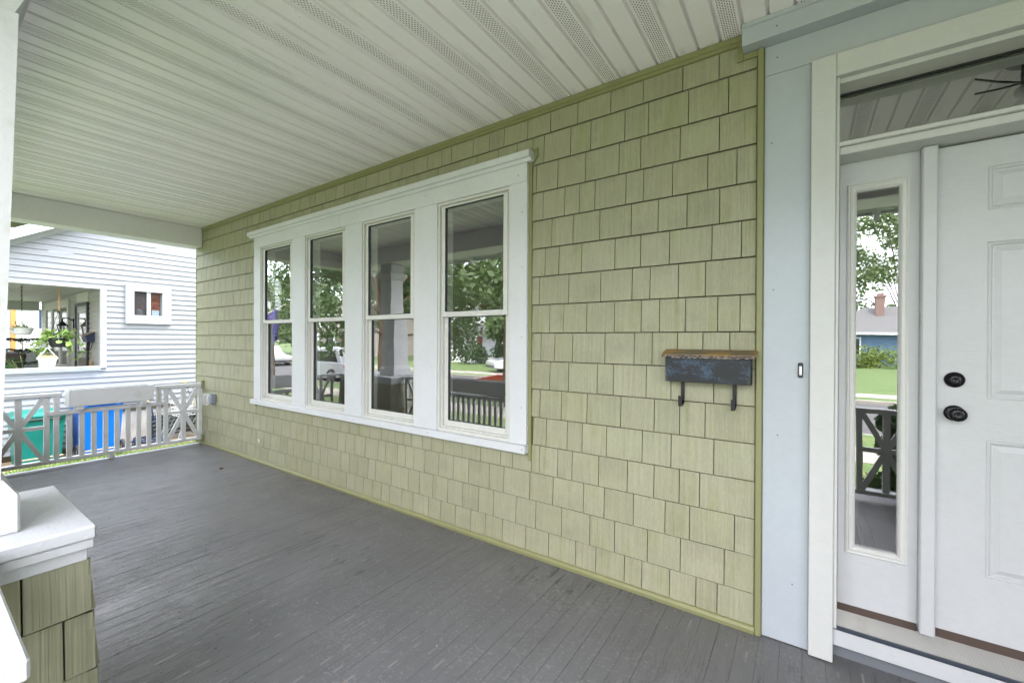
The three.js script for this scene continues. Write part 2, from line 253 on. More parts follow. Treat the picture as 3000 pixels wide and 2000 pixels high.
// ---------- shingled wall ----------
const e7 = 0.1778, C0 = 0.0077;
function wedge(w, h, tb, tt, off, skew = 0) {
  const x0 = 0, x1 = w; const f = [[x0, 0, tb], [x1, skew, tb], [x1, h, tt], [x0, h, tt]], b = [[x0, 0, -0.002], [x1, skew, -0.002], [x1, h, -0.002], [x0, h, -0.002]];
  return faces([f, [b[1], b[0], b[3], b[2]], [b[0], f[0], f[3], b[3]], [f[1], b[1], b[2], f[2]], [b[0], b[1], f[1], f[0]], [f[3], f[2], b[2], b[3]]], off);
}
{
  const W = thing('shingle_wall', 'sage green shingled porch wall around the bank of four windows', 'wall');
  const wb = greenTrim;
  obj('wall_backing', [box(-6.60, -0.002, 0, 0.66, -0.14, -0.04), box(-6.60, -0.002, 2.51, H + 0.3, -0.14, -0.04), box(-6.60, -4.915, 0.66, 2.51, -0.14, -0.04), box(-1.295, -0.002, 0.66, 2.51, -0.14, -0.04)], wood, W);
  const r = rng(77), ws = [0.098, 0.122, 0.146, 0.17, 0.13, 0.185, 0.152, 0.205], all = [];
  let prev = [];
  for (let n = 0; n < 16; n++) {
    const y0 = C0 + n * e7, y1 = y0 + e7 - 0.006; let x = -6.615 + (n % 2 ? 0.05 : 0); const joints = [-6.615];
    while (x < -0.03) { let w = ws[Math.floor(r() * ws.length)]; for (let k = 0; k < 8 && prev.some(p => Math.abs(p - x - w) < 0.026); k++) w = ws[Math.floor(r() * ws.length)]; x += w; if (x > -0.075) x = -0.03; joints.push(Math.min(x, -0.03)); }
    prev = joints;
    const wx0 = -4.935, wx1 = -1.274, wy0 = 0.655, wy1 = 2.585;
    for (let j = 0; j + 1 < joints.length; j++) {
      const a = joints[j], b = joints[j + 1]; const cuts = [a, ...[wx0, wx1].filter(v => v > a && v < b && y1 > wy0 && y0 < wy1), b];
      for (let k = 0; k + 1 < cuts.length; k++) {
        const p = cuts[k], q = cuts[k + 1]; if (q - p < 0.012) continue;
        const inside = (p + q) / 2 > wx0 && (p + q) / 2 < wx1; let ya = Math.max(y0, 0.028), yb = Math.min(y1, H - 0.02);
        if (inside) { if (y0 >= wy0 && y1 <= wy1) continue; if (y0 < wy0 && y1 > wy0) yb = Math.min(yb, wy0); else if (y0 < wy1 && y1 > wy1) ya = Math.max(ya, wy1); }
        if (yb - ya < 0.015) continue;
        const top0 = ya > y0 + 0.001;
        const tf = y => 0.0125 - 0.0075 * (y - y0) / e7;
        all.push({ p: p + 0.0021, w: q - p - 0.0042, ya, h: yb - ya, tb: tf(ya), tt: Math.max(0.0035, tf(yb)), m: Math.floor(r() * 5), off: [rnd(0, 1, r), rnd(0, 1, r)], dz: rnd(0, 0.0009, r), sk: rnd(-0.0008, 0.0008, r) });
      }
    }
  }
  for (const s of all) { const dx = s.p + s.w / 2 - 0.15, dy = s.ya + s.h / 2 - 1.38, d2 = dx * dx + dy * dy + 5.3; s.a = s.w * s.h * 2.3 / Math.pow(d2, 1.5); }
  all.sort((p, q) => q.a - p.a);
  const rest = {};
  all.forEach((s, i) => {
    const g = wedge(s.w, s.h, s.tb, s.tt, s.off, s.sk);
    if (i < 300) { const o = obj('shingle', g, shingleMats[s.m], W); o.position.set(s.p, s.ya, s.dz); }
    else (rest[s.m] ??= []).push(tr(g, s.p, s.ya, s.dz));
  });
  for (const k in rest) obj('far_shingles', rest[k], shingleMats[k], W).userData.kind = 'stuff';
  // end of the wall turning the corner
  obj('corner_board', box(-6.63, -6.617, -0.3, H, -0.2, 0.012), shingleMats[1], W);
  const gt = greenTrim;
  obj('ceiling_trim', prism([[H - 0.003, 0], [H - 0.003, 0.026], [H - 0.03, 0.026], [H - 0.033, 0.02], [H - 0.05, 0.02], [H - 0.052, 0.0]], 'x', -6.5, -0.088), gt, W);
  obj('ceiling_trim', box(-0.1135, -0.0885, 2.722, 2.797, 0.001, 0.0225), gt, W);
  obj('ceiling_trim', box(-0.086, -0.0285, 2.722, 2.748, 0.001, 0.0215), gt, W);
  obj('corner_trim', cbox(-0.028, -0.001, 0.0, 2.749, 0.001, 0.03, 0.004), gt, W);
  obj('base_trim', prism([[0.001, 0.001], [0.001, 0.03], [0.02, 0.033], [0.03, 0.026], [0.034, 0.02], [0.034, 0.001]], 'x', -6.5, -3.86), gt, W);
  obj('base_trim', prism([[0.001, 0.001], [0.001, 0.03], [0.02, 0.033], [0.03, 0.026], [0.034, 0.02], [0.034, 0.001]], 'x', -3.857, -0.029), gt, W);
  obj('window_trim', [box(-1.294, -1.272, 0.61, 2.6, 0.001, 0.024), box(-4.938, -4.916, 0.63, 2.59, 0.001, 0.024), box(-4.9, -1.296, 0.645, 0.659, 0.001, 0.02)], gt, W);
  obj('window_trim', prism([[-5.03, 2.577], [-1.25, 2.577], [-1.25, 2.535], [-1.272, 2.505], [-1.262, 2.505], [-1.232, 2.545], [-1.232, 2.597], [-5.03, 2.597]], 'z', 0.001, 0.023), gt, W);
}

// ---------- bank of four windows ----------
// mitred ring: rectangle with profile of [inset, depth]
function ring(x0, x1, y0, y1, prof) {
  const polys = [];
  for (let i = 0; i + 1 < prof.length; i++) {
    const [a, za] = prof[i], [b, zb] = prof[i + 1];
    const A = [[x0 + a, y0 + a, za], [x1 - a, y0 + a, za], [x1 - a, y1 - a, za], [x0 + a, y1 - a, za]], B = [[x0 + b, y0 + b, zb], [x1 - b, y0 + b, zb], [x1 - b, y1 - b, zb], [x0 + b, y1 - b, zb]];
    for (let k = 0; k < 4; k++) { const l = (k + 1) % 4; polys.push([A[k], A[l], B[l], B[k]]); }
  }
  return faces(polys);
}
const zc = 0.045;
{
  const B = thing('window_bank', 'bank of four white double hung windows set in the shingled wall', 'window');
  const cs = [-4.44, -3.545, -2.65, -1.755], hw = 0.33, y0 = 0.713, y1 = 2.392, ed = [-4.915]; for (const c of cs) ed.push(c - hw, c + hw); ed.push(-1.295);
  for (let i = 0; i < ed.length; i += 2) obj('casing', cbox(ed[i], ed[i + 1], y0, y1, -0.11, zc, 0.003), white, B);
  obj('head_casing', cbox(-4.915, -3.3, y1, 2.512, -0.11, zc + 0.0015, 0.003), white, B); obj('head_casing', cbox(-3.298, -1.295, y1, 2.512, -0.11, zc + 0.001, 0.003), white, B);
  obj('sill', cbox(-4.952, -1.29, 0.66, y0, -0.11, 0.07, 0.004), white, B);
  obj('crown', prism([[2.512, -0.02], [2.512, 0.052], [2.53, 0.062], [2.533, 0.082], [2.568, 0.086], [2.576, 0.08], [2.576, -0.02]], 'x', -5.0, -1.258), white, B);
  for (const c of cs) {
    const w = part('window', B), a = c - hw, b = c + hw;
    obj('frame', [ring(a, b, y0, y1, [[0, -0.1], [0, 0.03], [0.004, 0.033], [0.02, 0.033], [0.02, 0.012], [0.03, 0.012], [0.03, -0.1]]), ring(a, b, y0, y1, [[0.03, -0.1], [0.0, -0.1]])], vinyl, w);
    const s0 = a + 0.031, s1 = b - 0.031, m0 = 1.549, m1 = 1.589;
    const sash = (ya, yb, zf, st, rb, rt) => { const g0 = s0 + st, g1 = s1 - st; return [cbox(s0, g0, ya, yb, zf - 0.032, zf, 0.003), cbox(g1, s1, ya, yb, zf - 0.032, zf, 0.003), cbox(g0, g1, ya, ya + rb, zf - 0.032, zf, 0.003), cbox(g0, g1, yb - rt, yb, zf - 0.032, zf, 0.003)]; };
    obj('upper_sash', [...sash(m0, y1 - 0.031, 0.028, 0.036, 0.038, 0.012), tr(cbox(-0.025, 0.025, 0, 0.012, -0.012, 0.012, 0.003), c, m1 - 0.001, -0.012)], vinyl, w);
    obj('lower_sash', sash(y0 + 0.032, m1 - 0.006, -0.006, 0.038, 0.042, 0.034), vinyl, w);
    obj('gasket', [ring(s0 + 0.036, s1 - 0.036, m1, y1 - 0.043, [[0, 0.0265], [0.003, 0.017], [0.003, 0.004], [0, 0.002]]), ring(s0 + 0.038, s1 - 0.038, y0 + 0.074, m1 - 0.04, [[0, -0.0075], [0.003, -0.017], [0.003, -0.03], [0, -0.032]])], darkGasket, w);
    obj('pane', faces([[[s0 + 0.036, m1 - 0.002, 0.012], [s1 - 0.036, m1 - 0.002, 0.012], [s1 - 0.036, y1 - 0.043, 0.012], [s0 + 0.036, y1 - 0.043, 0.012]]]), glass, w);
    obj('pane', faces([[[s0 + 0.038, y0 + 0.074, -0.022], [s1 - 0.038, y0 + 0.074, -0.022], [s1 - 0.038, m1 - 0.04, -0.022], [s0 + 0.038, m1 - 0.04, -0.022]]]), glass, w);
    obj('sill_track', prism([[y0, -0.1], [y0, 0.034], [y0 + 0.012, 0.034], [y0 + 0.032, -0.006], [y0 + 0.032, -0.1]], 'x', a + 0.031, b - 0.031), vinyl, w);
  }
}

// ---------- front entrance ----------
{
  const E = thing('front_entrance', 'white front door with sidelights, transom and wide white surround', 'door');
  const mir = x => 2.13 - x;
  // flat boards beside and above
  obj('side_board', cbox(0.0005, 0.1785, 0.004, 2.616, -0.02, 0.011, 0.0015), boardB, E); obj('side_board', cbox(mir(0.1785), mir(0.0005), 0.012, 2.616, -0.02, 0.011, 0.0015), boardB, E);
  obj('head_board', cbox(0.0005, mir(0.0005), 2.6175, 2.752, -0.02, 0.0118, 0.0015), boardB, E);
  obj('crown_box', prism([[2.7525, -0.02], [2.7525, 0.082], [2.756, 0.085], [2.826, 0.087], [2.829, 0.094], [2.8475, 0.094], [2.8475, -0.02]], 'x', -0.087, 2.22), boardB, E);
  const cz = zc;
  obj('casing', cbox(0.179, 0.2665, 0.006, 2.6095, -0.02, cz, 0.003), casingW, E); obj('casing', cbox(mir(0.2665), mir(0.179), 0.022, 2.6095, -0.02, cz, 0.003), casingW, E);
  obj('head_casing', cbox(0.267, mir(0.267), 2.513, 2.6095, -0.02, cz - 0.0005, 0.003), casingW, E);
  // jambs
  for (const m of [0, 1]) {
    const bx = (a, b, ...q) => m ? cbox(mir(b), mir(a), ...q) : cbox(a, b, ...q);
    obj('jamb', [bx(0.2672, 0.2795, 0.15, 2.5125, -0.16, 0.03, 0.002), bx(0.2796, 0.2895, 0.178, 2.185, -0.16, -0.125, 0.002)], casingW, E);
    obj('door_mullion', bx(0.556, 0.6045, 0.176, 2.1845, -0.16, -0.078, 0.005), doorW, E);
    // sidelight
    const S = part('sidelight', E); const sx = m ? [mir(0.5555), mir(0.29)] : [0.29, 0.5555]; const g0 = m ? mir(0.491) : 0.35, g1 = m ? mir(0.35) : 0.491, o0 = m ? mir(0.525) : 0.316, o1 = m ? mir(0.316) : 0.525;
    obj('sidelight_panel', [box(sx[0], o0 + 0.01, 0.196, 2.1845, -0.155, -0.12), box(o1 - 0.01, sx[1], 0.196, 2.1845, -0.155, -0.12), box(o0 + 0.01, o1 - 0.01, 0.196, 0.442, -0.155, -0.12), box(o0 + 0.01, o1 - 0.01, 2.073, 2.1845, -0.155, -0.12)], doorW, S);
    obj('glazing_bead', [ring(o0, o1, 0.432, 2.083, [[0, -0.121], [0.001, -0.112], [0.006, -0.109], [0.011, -0.112], [0.013, -0.108], [0.024, -0.106], [0.029, -0.11], [0.034, -0.117], [0.034, -0.15]])], beadW, S);
    obj('pane', faces([[[g0 - 0.001, 0.465, -0.126], [g1 + 0.001, 0.465, -0.126], [g1 + 0.001, 2.05, -0.126], [g0 - 0.001, 2.05, -0.126]]]), glass, S);
    obj('rubber_sweep', box(sx[0], sx[1], 0.160, 0.195, -0.155, -0.1265), brown, S);
  }
  obj('transom_bar', [cbox(0.2797, mir(0.2797), 2.1855, 2.2175, -0.16, 0.008, 0.003), cbox(0.2745, mir(0.2745), 2.218, 2.2355, -0.16, 0.026, 0.003)], casingW, E);
  const T = part('transom', E);
  obj('transom_frame', [cbox(0.28, mir(0.28), 2.491, 2.5125, -0.16, 0.012, 0.002), cbox(0.28, mir(0.28), 2.236, 2.25, -0.16, -0.085, 0.002)], casingW, T);
  obj('gasket', box(0.28, mir(0.28), 2.483, 2.4905, -0.104, -0.09), dark, T);
  obj('pane', faces([[[0.28, 2.24, -0.11], [mir(0.28), 2.24, -0.11], [mir(0.28), 2.5, -0.11], [0.28, 2.5, -0.11]]]), glass, T);
  // door slab, six embossed panels
  const D = part('door_slab', E), dx0 = 0.607, dx1 = mir(0.607), zd = -0.12, xs = [[0.752, 1.022], [1.108, 1.378]], ys = [[0.451, 0.994], [1.157, 1.777], [1.902, 2.074]];
  const pl = []; const vx = [dx0, 0.752, 1.022, 1.108, 1.378, dx1], vy = [0.203, 0.451, 0.994, 1.157, 1.777, 1.902, 2.074, 2.178];
  for (let i = 0; i < 5; i++) for (let j = 0; j < 7; j++) if (!((i === 1 || i === 3) && j % 2 === 1)) pl.push([[vx[i], vy[j], zd], [vx[i + 1], vy[j], zd], [vx[i + 1], vy[j + 1], zd], [vx[i], vy[j + 1], zd]]);
  obj('door_face', [faces(pl), box(dx0, dx1, 0.203, 2.178, zd - 0.04, zd - 0.014)], doorW, D);
  obj('door_edge', [box(dx0, dx0 + 0.002, 0.203, 2.178, zd - 0.014, zd - 0.0002), box(dx0, dx1, 2.176, 2.178, zd - 0.014, zd - 0.0002)], doorW, D);
  for (const [a, b] of xs) for (const [c, d] of ys) obj('door_panel', [ring(a, b, c, d, [[0, zd], [0.003, zd - 0.004], [0.007, zd - 0.002], [0.011, zd - 0.003], [0.016, zd - 0.0105], [0.02, zd - 0.011], [0.04, zd - 0.003], [0.043, zd - 0.0035]]), faces([[[a + 0.043, c + 0.043, zd - 0.0035], [b - 0.043, c + 0.043, zd - 0.0035], [b - 0.043, d - 0.043, zd - 0.0035], [a + 0.043, d - 0.043, zd - 0.0035]]])], doorW, D);
  const hwM = mat([0.014, 0.014, 0.017], 0.22, { metalness: 0.6 });
  const lz = (pts, x, y, z) => { const g = lathe(pts, 36); g.rotateX(Math.PI / 2); return tr(g, x, y, z); };
  obj('door_knob', lz([[0, 0], [0.03, 0], [0.032, 0.003], [0.03, 0.007], [0.022, 0.010], [0.013, 0.013], [0.011, 0.025], [0.013, 0.032], [0.022, 0.037], [0.0275, 0.046], [0.027, 0.055], [0.02, 0.062], [0.01, 0.0635], [0.009, 0.061], [0, 0.061]], 0.662, 1.094, zd), hwM, D);
  obj('deadbolt', [lz([[0, 0], [0.03, 0], [0.0315, 0.004], [0.029, 0.010], [0.022, 0.014], [0.017, 0.018], [0.016, 0.022], [0.006, 0.022], [0.006, 0.019], [0, 0.019]], 0.662, 1.229, zd), box(0.6612, 0.6628, 1.2255, 1.2325, zd + 0.019, zd + 0.0205)], hwM, D);
  obj('head_gap', box(0.604, mir(0.604), 2.1785, 2.184, -0.16, -0.14), dark, E); obj('door_sweep', box(dx0, dx1, 0.163, 0.2025, -0.16, -0.1275), brown, E);
  // threshold
  const TH = part('threshold', E); const alu = mat([0.40, 0.395, 0.37], 0.38, { metalness: 0.55, map: railM });
  const pr = [[0.146, 0.006]]; for (let i = 0; i < 18; i++) { const z = 0.0 - i * 0.0075, y = 0.1525 + i * 0.00055; pr.push([y, z], [y, z - 0.0045], [y - 0.0014, z - 0.0052], [y - 0.0014, z - 0.0068]); } pr.push([0.163, -0.137], [0.163, -0.16], [0.12, -0.16], [0.12, 0.006]);
  obj('sill_plate', prism(pr, 'x', 0.2798, mir(0.2798)), alu, TH);
  obj('sill_nosing', prism([[0.141, 0.0065], [0.141, 0.02], [0.149, 0.0215], [0.1535, 0.014], [0.1535, 0.0065]], 'x', 0.2675, mir(0.2675)), mat([0.10, 0.12, 0.16], 0.3, { metalness: 0.7 }), TH);
  obj('kick_board', cbox(0.2672, mir(0.2672), 0.072, 0.1405, -0.05, 0.018, 0.002), doorW, TH);
  obj('toe_board', box(0.2675, mir(0.2675), 0.0, 0.0718, -0.05, -0.034), greyBoard, TH);
}
{ // nail heads on the wrapped boards
  const ng = new THREE.CylinderGeometry(0.0035, 0.0035, 0.002, 8); ng.rotateX(Math.PI / 2); const nm = mat([0.16, 0.15, 0.13], 0.5, { metalness: 0.5 });
  const B = scene.getObjectByName('window_bank'), E = scene.getObjectByName('front_entrance'), put = (P, x, y, z) => { const k = obj('nail_head', ng, nm, P); k.position.set(x, y, z); };
  for (const x of [-4.84, -4.0, -3.1, -2.2, -1.36]) { put(B, x, 2.45 + 0.02 * Math.sin(x * 5), 0.0465); put(B, x + 0.05, 0.688, 0.0705); } for (const y of [0.95, 1.4, 1.85, 2.2]) put(B, -1.33, y, 0.0455);
  for (const [x, y] of [[0.05, 2.69], [0.04, 1.62], [0.12, 0.28], [0.03, 2.3], [0.06, 0.95]]) put(E, x, y, y > 2.62 ? 0.0122 : 0.0114); for (const x of [0.05, 0.6]) put(E, x, 2.79, 0.0868);
}
{ // doorbell
  const d = thing('doorbell', 'slim black doorbell with a white button beside the door casing', 'doorbell', [0.146, 1.253, 0.0115]);
  obj('bell_plate', cbox(-0.0095, 0.0095, -0.033, 0.033, 0, 0.012, 0.003), mat([0.02, 0.017, 0.015], 0.4), d);
  obj('bell_button', cbox(-0.005, 0.005, -0.022, 0.018, 0.011, 0.0145, 0.0015), mat([0.8, 0.82, 0.82], 0.35), d);
}
{ // mailbox
  const m = thing('mailbox', 'black metal wall mailbox with scalloped bronze lid and newspaper hooks', 'mailbox');
  const mt = tex(1024, 512, (u, v, o) => {
    const b = fbm(u, v, 4, 3, 5, 401), s = fbm(u, v, 60, 20, 3, 405), w = fbm(u, v, 9, 14, 4, 409), dust = sstep(0.46, 0.66, 0.55 * b + 0.25 * w + 0.2 * s), spk = vnoise(u * 300, v * 150, 300, 150, 415);
    const ed = sstep(0.06, 0.0, Math.min(u, 1 - u)) * sstep(0.5, 0, v) * (spk > 0.7 ? 1 : 0);
    o[0] = 0.004 + 0.035 * dust * s + 0.2 * ed; o[1] = 0.005 + 0.07 * dust * s + 0.18 * ed; o[2] = 0.008 + 0.125 * dust * s + 0.16 * ed;
  }, { srgb: true, repeat: [2.6, 7] }); mt.offset.set(0.1, -0.24);
  const bm = mat([1, 1, 1], 0.42, { map: mt, metalness: 0.2 });
  const lt = tex(512, 256, (u, v, o) => { const b = sstep(0.4, 0.62, fbm(u, v, 6, 3, 5, 421)), s = fbm(u, v, 40, 40, 3, 425); o[0] = 0.15 + 0.17 * b + 0.05 * s; o[1] = 0.115 + 0.075 * b + 0.04 * s; o[2] = 0.075 - 0.02 * b + 0.02 * s; }, { srgb: true, repeat: [2.4, 6] });
  const lt2 = tex(256, 128, (u, v, o) => { const b = fbm(u, v, 50, 25, 3, 431) > 0.52; o[0] = b ? 0.22 : 0.02; o[1] = b ? 0.15 : 0.018; o[2] = b ? 0.11 : 0.02; }, { srgb: true, repeat: [2.4, 10] });
  const x0 = -0.421, x1 = -0.042, y0 = 1.178, y1 = 1.303;
  obj('box_body', [cbox(x0, x1, y0, y1 - 0.006, 0.094, 0.098, 0.0012), box(x0, x0 + 0.003, y0, y1 + 0.012, 0.018, 0.094), box(x1 - 0.003, x1, y0, y1 + 0.012, 0.018, 0.094), box(x0, x1, y0, y0 + 0.003, 0.018, 0.094), box(x0, x1, y0, 1.33, 0.014, 0.018)], bm, m);
  const l = part('lid', m);
  obj('lid_top', prism([[1.337, 0.016], [1.339, 0.02], [1.316, 0.108], [1.311, 0.11], [1.3095, 0.108], [1.334, 0.018]], 'x', -0.438, -0.018), mat([1, 1, 1], 0.45, { map: lt, metalness: 0.45 }), l);
  const sh = new THREE.Shape(); sh.moveTo(-0.438, 1.312); sh.lineTo(-0.018, 1.312); const N = 16, sw = 0.42 / N; for (let i = 0; i < N; i++) sh.quadraticCurveTo(-0.018 - (i + 0.5) * sw, 1.2905, -0.018 - (i + 1) * sw, 1.304); sh.closePath();
  const sg = new THREE.ExtrudeGeometry(sh, { depth: 0.0018, bevelEnabled: false, curveSegments: 5 }); obj('scalloped_lip', tr(sg, 0, 0, 0.108), mat([1, 1, 1], 0.5, { map: lt2, metalness: 0.2 }), l);
  for (const x of [-0.354, -0.116]) {
    obj('newspaper_hook', prism([[1.18, 0.018], [1.075, 0.018], [1.062, 0.026], [1.055, 0.05], [1.053, 0.076], [1.058, 0.083], [1.106, 0.083], [1.106, 0.079], [1.062, 0.079], [1.059, 0.075], [1.061, 0.05], [1.067, 0.03], [1.078, 0.023], [1.18, 0.023]], 'x', x - 0.0085, x + 0.0085), blackMetal, m);
  }
  tag(obj('envelope', box(-0.395, -0.085, 1.185, 1.306, 0.088, 0.0925), mat([0.75, 0.75, 0.74], 0.7)), 'white envelope peeking out under the scalloped mailbox lid', 'envelope');
}
{ // outlet
  const o = thing('outdoor_outlet', 'grey outdoor outlet box with clear bubble cover low on the shingles', 'outlet', [-6.03, 0.62, 0.014]);
  obj('outlet_box', cbox(-0.055, 0.055, -0.06, 0.06, 0, 0.055, 0.006), mat([0.20, 0.23, 0.27], 0.5), o);
  obj('bubble_cover', cbox(-0.06, 0.06, -0.072, 0.078, 0.056, 0.125, 0.022), clearP, o);
  obj('receptacle', [box(-0.035, 0.035, -0.05, 0.05, 0.0555, 0.066), box(-0.02, 0.02, -0.03, 0.03, 0.066, 0.08)], mat([0.5, 0.5, 0.5], 0.5), o);
}
tag(obj('wall_hook', [tube([[-4.86, 0.225, 0.012], [-4.84, 0.262, 0.03], [-4.79, 0.27, 0.045], [-4.77, 0.25, 0.05]], 0.006, 16, 6)], mat([0.7, 0.68, 0.6], 0.5)), 'small off white hook curling out of the lower shingles', 'hook');

// ---------- porch posts, beams, railings ----------
const shDark = shingleGrimeShade;
function pedestal(label, x0, x1, z0, z1, seed) {
  const P = thing('pedestal', label, 'pedestal', [(x0 + x1) / 2, 0, (z0 + z1) / 2]); const hx = (x1 - x0) / 2, hz = (z1 - z0) / 2, r = rng(seed);
  obj('cap', cbox(-hx, hx, 0.757, 0.8, -hz, hz, 0.006), capW, P);
  obj('cap_trim', cbox(-hx + 0.006, hx - 0.006, 0.73, 0.7555, -hz + 0.006, hz - 0.006, 0.002), capW, P);
  obj('cap_trim', cbox(-hx + 0.022, hx - 0.022, 0.69, 0.7295, -hz + 0.018, hz - 0.018, 0.002), capW, P);
  const bx = hx - 0.032, bz = hz - 0.02;
  obj('core', box(-bx + 0.04, bx - 0.04, 0.003, 0.69, -bz + 0.04, bz - 0.04), wood, P);
  const faceN = [[0, bz, bx], [Math.PI / 2, bx, bz], [Math.PI, bz, bx], [-Math.PI / 2, bx, bz]];
  for (const [turn, dist, half] of faceN) for (let n = 0; n < 4; n++) {
    const y1 = n ? 0.708 - n * 0.178 - 0.006 : 0.69, y0 = Math.max(0.003, 0.708 - (n + 1) * 0.178), o = 0.008 * n, ex = half + o + 0.012; let x = -ex; const first = n % 2 ? 0.17 : 0.12;
    const js = [-ex]; x = -ex + (turn === Math.PI / 2 ? ex * 2 - 0.52 + (n ? 0.0 : 0.01) - (n % 2 ? 0 : 0) : first); while (x < ex - 0.06) { js.push(x); x += rnd(0.12, 0.23, r); } js.push(ex);
    for (let i = 0; i + 1 < js.length; i++) {
      const g = wedge(js[i + 1] - js[i] - 0.005, y1 - y0, 0.02 + o, 0.004 + o, [r(), r()], rnd(-0.003, 0.003, r)); tr(g, js[i] + 0.0025, y0, dist + rnd(0, 0.001, r)); g.rotateY(turn);
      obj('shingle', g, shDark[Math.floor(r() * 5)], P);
    }
  }
  return P;
}
function column(label, x, z, h0, h1, bb, cap) {
  const C = thing('porch_column', label, 'column', [x, 0.8, z]);
  obj('base_block', [cbox(-bb, bb, 0.0005, 0.115, -bb, bb, 0.006), frust(bb - 0.006, h0 + 0.004, 0.115, 0.158)], railW, C);
  obj('shaft', frust(h0, h1, 0.15, 1.55), railW, C);
  obj('capital', [frust(cap - 0.03, cap - 0.02, 1.545, 1.57), frust(cap - 0.02, cap, 1.57, 1.62), cbox(-cap - 0.008, cap + 0.008, 1.6205, 1.645, -cap - 0.008, cap + 0.008, 0.003), cbox(-h1 - 0.012, h1 + 0.012, 1.6455, 1.794, -h1 - 0.012, h1 + 0.012, 0.003)], railW, C);
  return C;
}
function frust(a, b, y0, y1) { const L = [[-a, y0, a], [a, y0, a], [a, y0, -a], [-a, y0, -a]], T = [[-b, y1, b], [b, y1, b], [b, y1, -b], [-b, y1, -b]]; const p = []; for (let i = 0; i < 4; i++) { const j = (i + 1) % 4; p.push([L[i], L[j], T[j], T[i]]); } p.push(T, [L[3], L[2], L[1], L[0]]); return faces(p); }
const PZ0 = 1.955, PZ1 = 2.645, PZC = 2.3;
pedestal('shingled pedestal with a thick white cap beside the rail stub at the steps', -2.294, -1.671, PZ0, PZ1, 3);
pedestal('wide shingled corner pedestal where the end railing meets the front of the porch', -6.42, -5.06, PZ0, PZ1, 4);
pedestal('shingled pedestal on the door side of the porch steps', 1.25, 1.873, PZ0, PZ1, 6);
column('white square column on the pedestal beside the steps, flaring towards its top', -1.982, PZC, 0.164, 0.196, 0.199, 0.216);
column('tapered white column on the wide corner pedestal', -5.38, PZC, 0.15, 0.118, 0.175, 0.165);
column('tapered white column on the pedestal on the door side of the steps', 1.56, PZC, 0.19, 0.155, 0.215, 0.21);
tag(obj('end_beam', cbox(-6.66, -6.41, 2.595, H - 0.004, 0.014, 2.1, 0.004), beamMat), 'pale grey boxed beam across the open end of the porch', 'beam');
tag(obj('front_beam', cbox(-6.66, XR, 2.595, H - 0.004, 2.101, 2.48, 0.004), beamMat), 'long pale boxed beam over the porch columns on the street side', 'beam');

// railing in local axes: x along, z across, feet at y = 0
function xpanel(P, a, b, lo, hi) {
  const m = (a + b) / 2, c = (lo + hi) / 2 + 0.015, t = 0.016, w = 0.021;
  obj('panel_stile', cbox(a, a + 0.043, lo, hi, -t, t, 0.002), railW, P); obj('panel_stile', cbox(b - 0.043, b, lo, hi, -t, t, 0.002), railW, P);
  obj('panel_post', cbox(m - 0.024, m + 0.024, lo, hi, -t + 0.001, t - 0.001, 0.002), railW, P);
  obj('panel_bar', [cbox(a + 0.043, m - 0.024, c - 0.02, c + 0.02, -t + 0.002, t - 0.002, 0.002), cbox(m + 0.024, b - 0.043, c - 0.02, c + 0.02, -t + 0.002, t - 0.002, 0.002)], railW, P);
  for (const s of [1, -1]) for (const e of [1, -1]) {
    const x1 = s > 0 ? b - 0.04 : a + 0.04, y1 = e > 0 ? hi : lo, dx = x1 - m, dy = y1 - c, l = Math.hypot(dx, dy), nx = -dy / l * w, ny = dx / l * w;
    obj('diagonal', prism([[m + nx, c + ny], [x1 + nx, y1 + ny], [x1 - nx, y1 - ny], [m - nx, c - ny]], 'z', -t + 0.003 + 0.0006 * (s + e * 2 + 3), t - 0.003 - 0.0006 * (s + e * 2 + 3)), railW, P);
  }
}
function railing(label, pos, turn, L, { panels, low, post = true }) {
  const P = thing('porch_railing', label, 'railing', pos, turn);
  obj('bottom_rail', cbox(0, L, 0.06, 0.096, -0.04, 0.04, 0.004), railW, P);
  if (low) { obj('top_rail', cbox(0, low[0] + 0.085, 0.762, 0.803, -0.046, 0.046, 0.005), railW, P); obj('top_rail', cbox(low[1] - 0.085, L, 0.762, 0.803, -0.046, 0.046, 0.005), railW, P); }
  else obj('top_rail', cbox(0, L, 0.762, 0.803, -0.046, 0.046, 0.005), railW, P);
  for (const [a, b] of panels) xpanel(P, a, b, 0.0965, 0.7615);
  if (low) {
    const [a, b] = low; obj('low_rail', cbox(a - 0.03, b + 0.03, 0.563, 0.605, -0.045, 0.045, 0.004), railW, P);
    obj('short_post', cbox(a + 0.03, a + 0.07, 0.6055, 0.7615, -0.036, 0.036, 0.002), railW, P); obj('short_post', cbox(b - 0.07, b - 0.03, 0.6055, 0.7615, -0.036, 0.036, 0.002), railW, P);
    const n = Math.round((b - a) / 0.096); for (let i = 0; i < n; i++) { const x = a + (i + 0.5) * (b - a) / n; obj('baluster', cbox(x - 0.0215, x + 0.0215, 0.0965, 0.5625, -0.016, 0.016, 0.002), railW, P); }
    if (post) { const m = (a + b) / 2; obj('rail_foot', prism([[m - 0.02, 0.0595], [m + 0.02, 0.0595], [m + 0.028, 0.009], [m - 0.028, 0.009]], 'z', -0.025, 0.03), railW, P); }
  }
  return P;
}
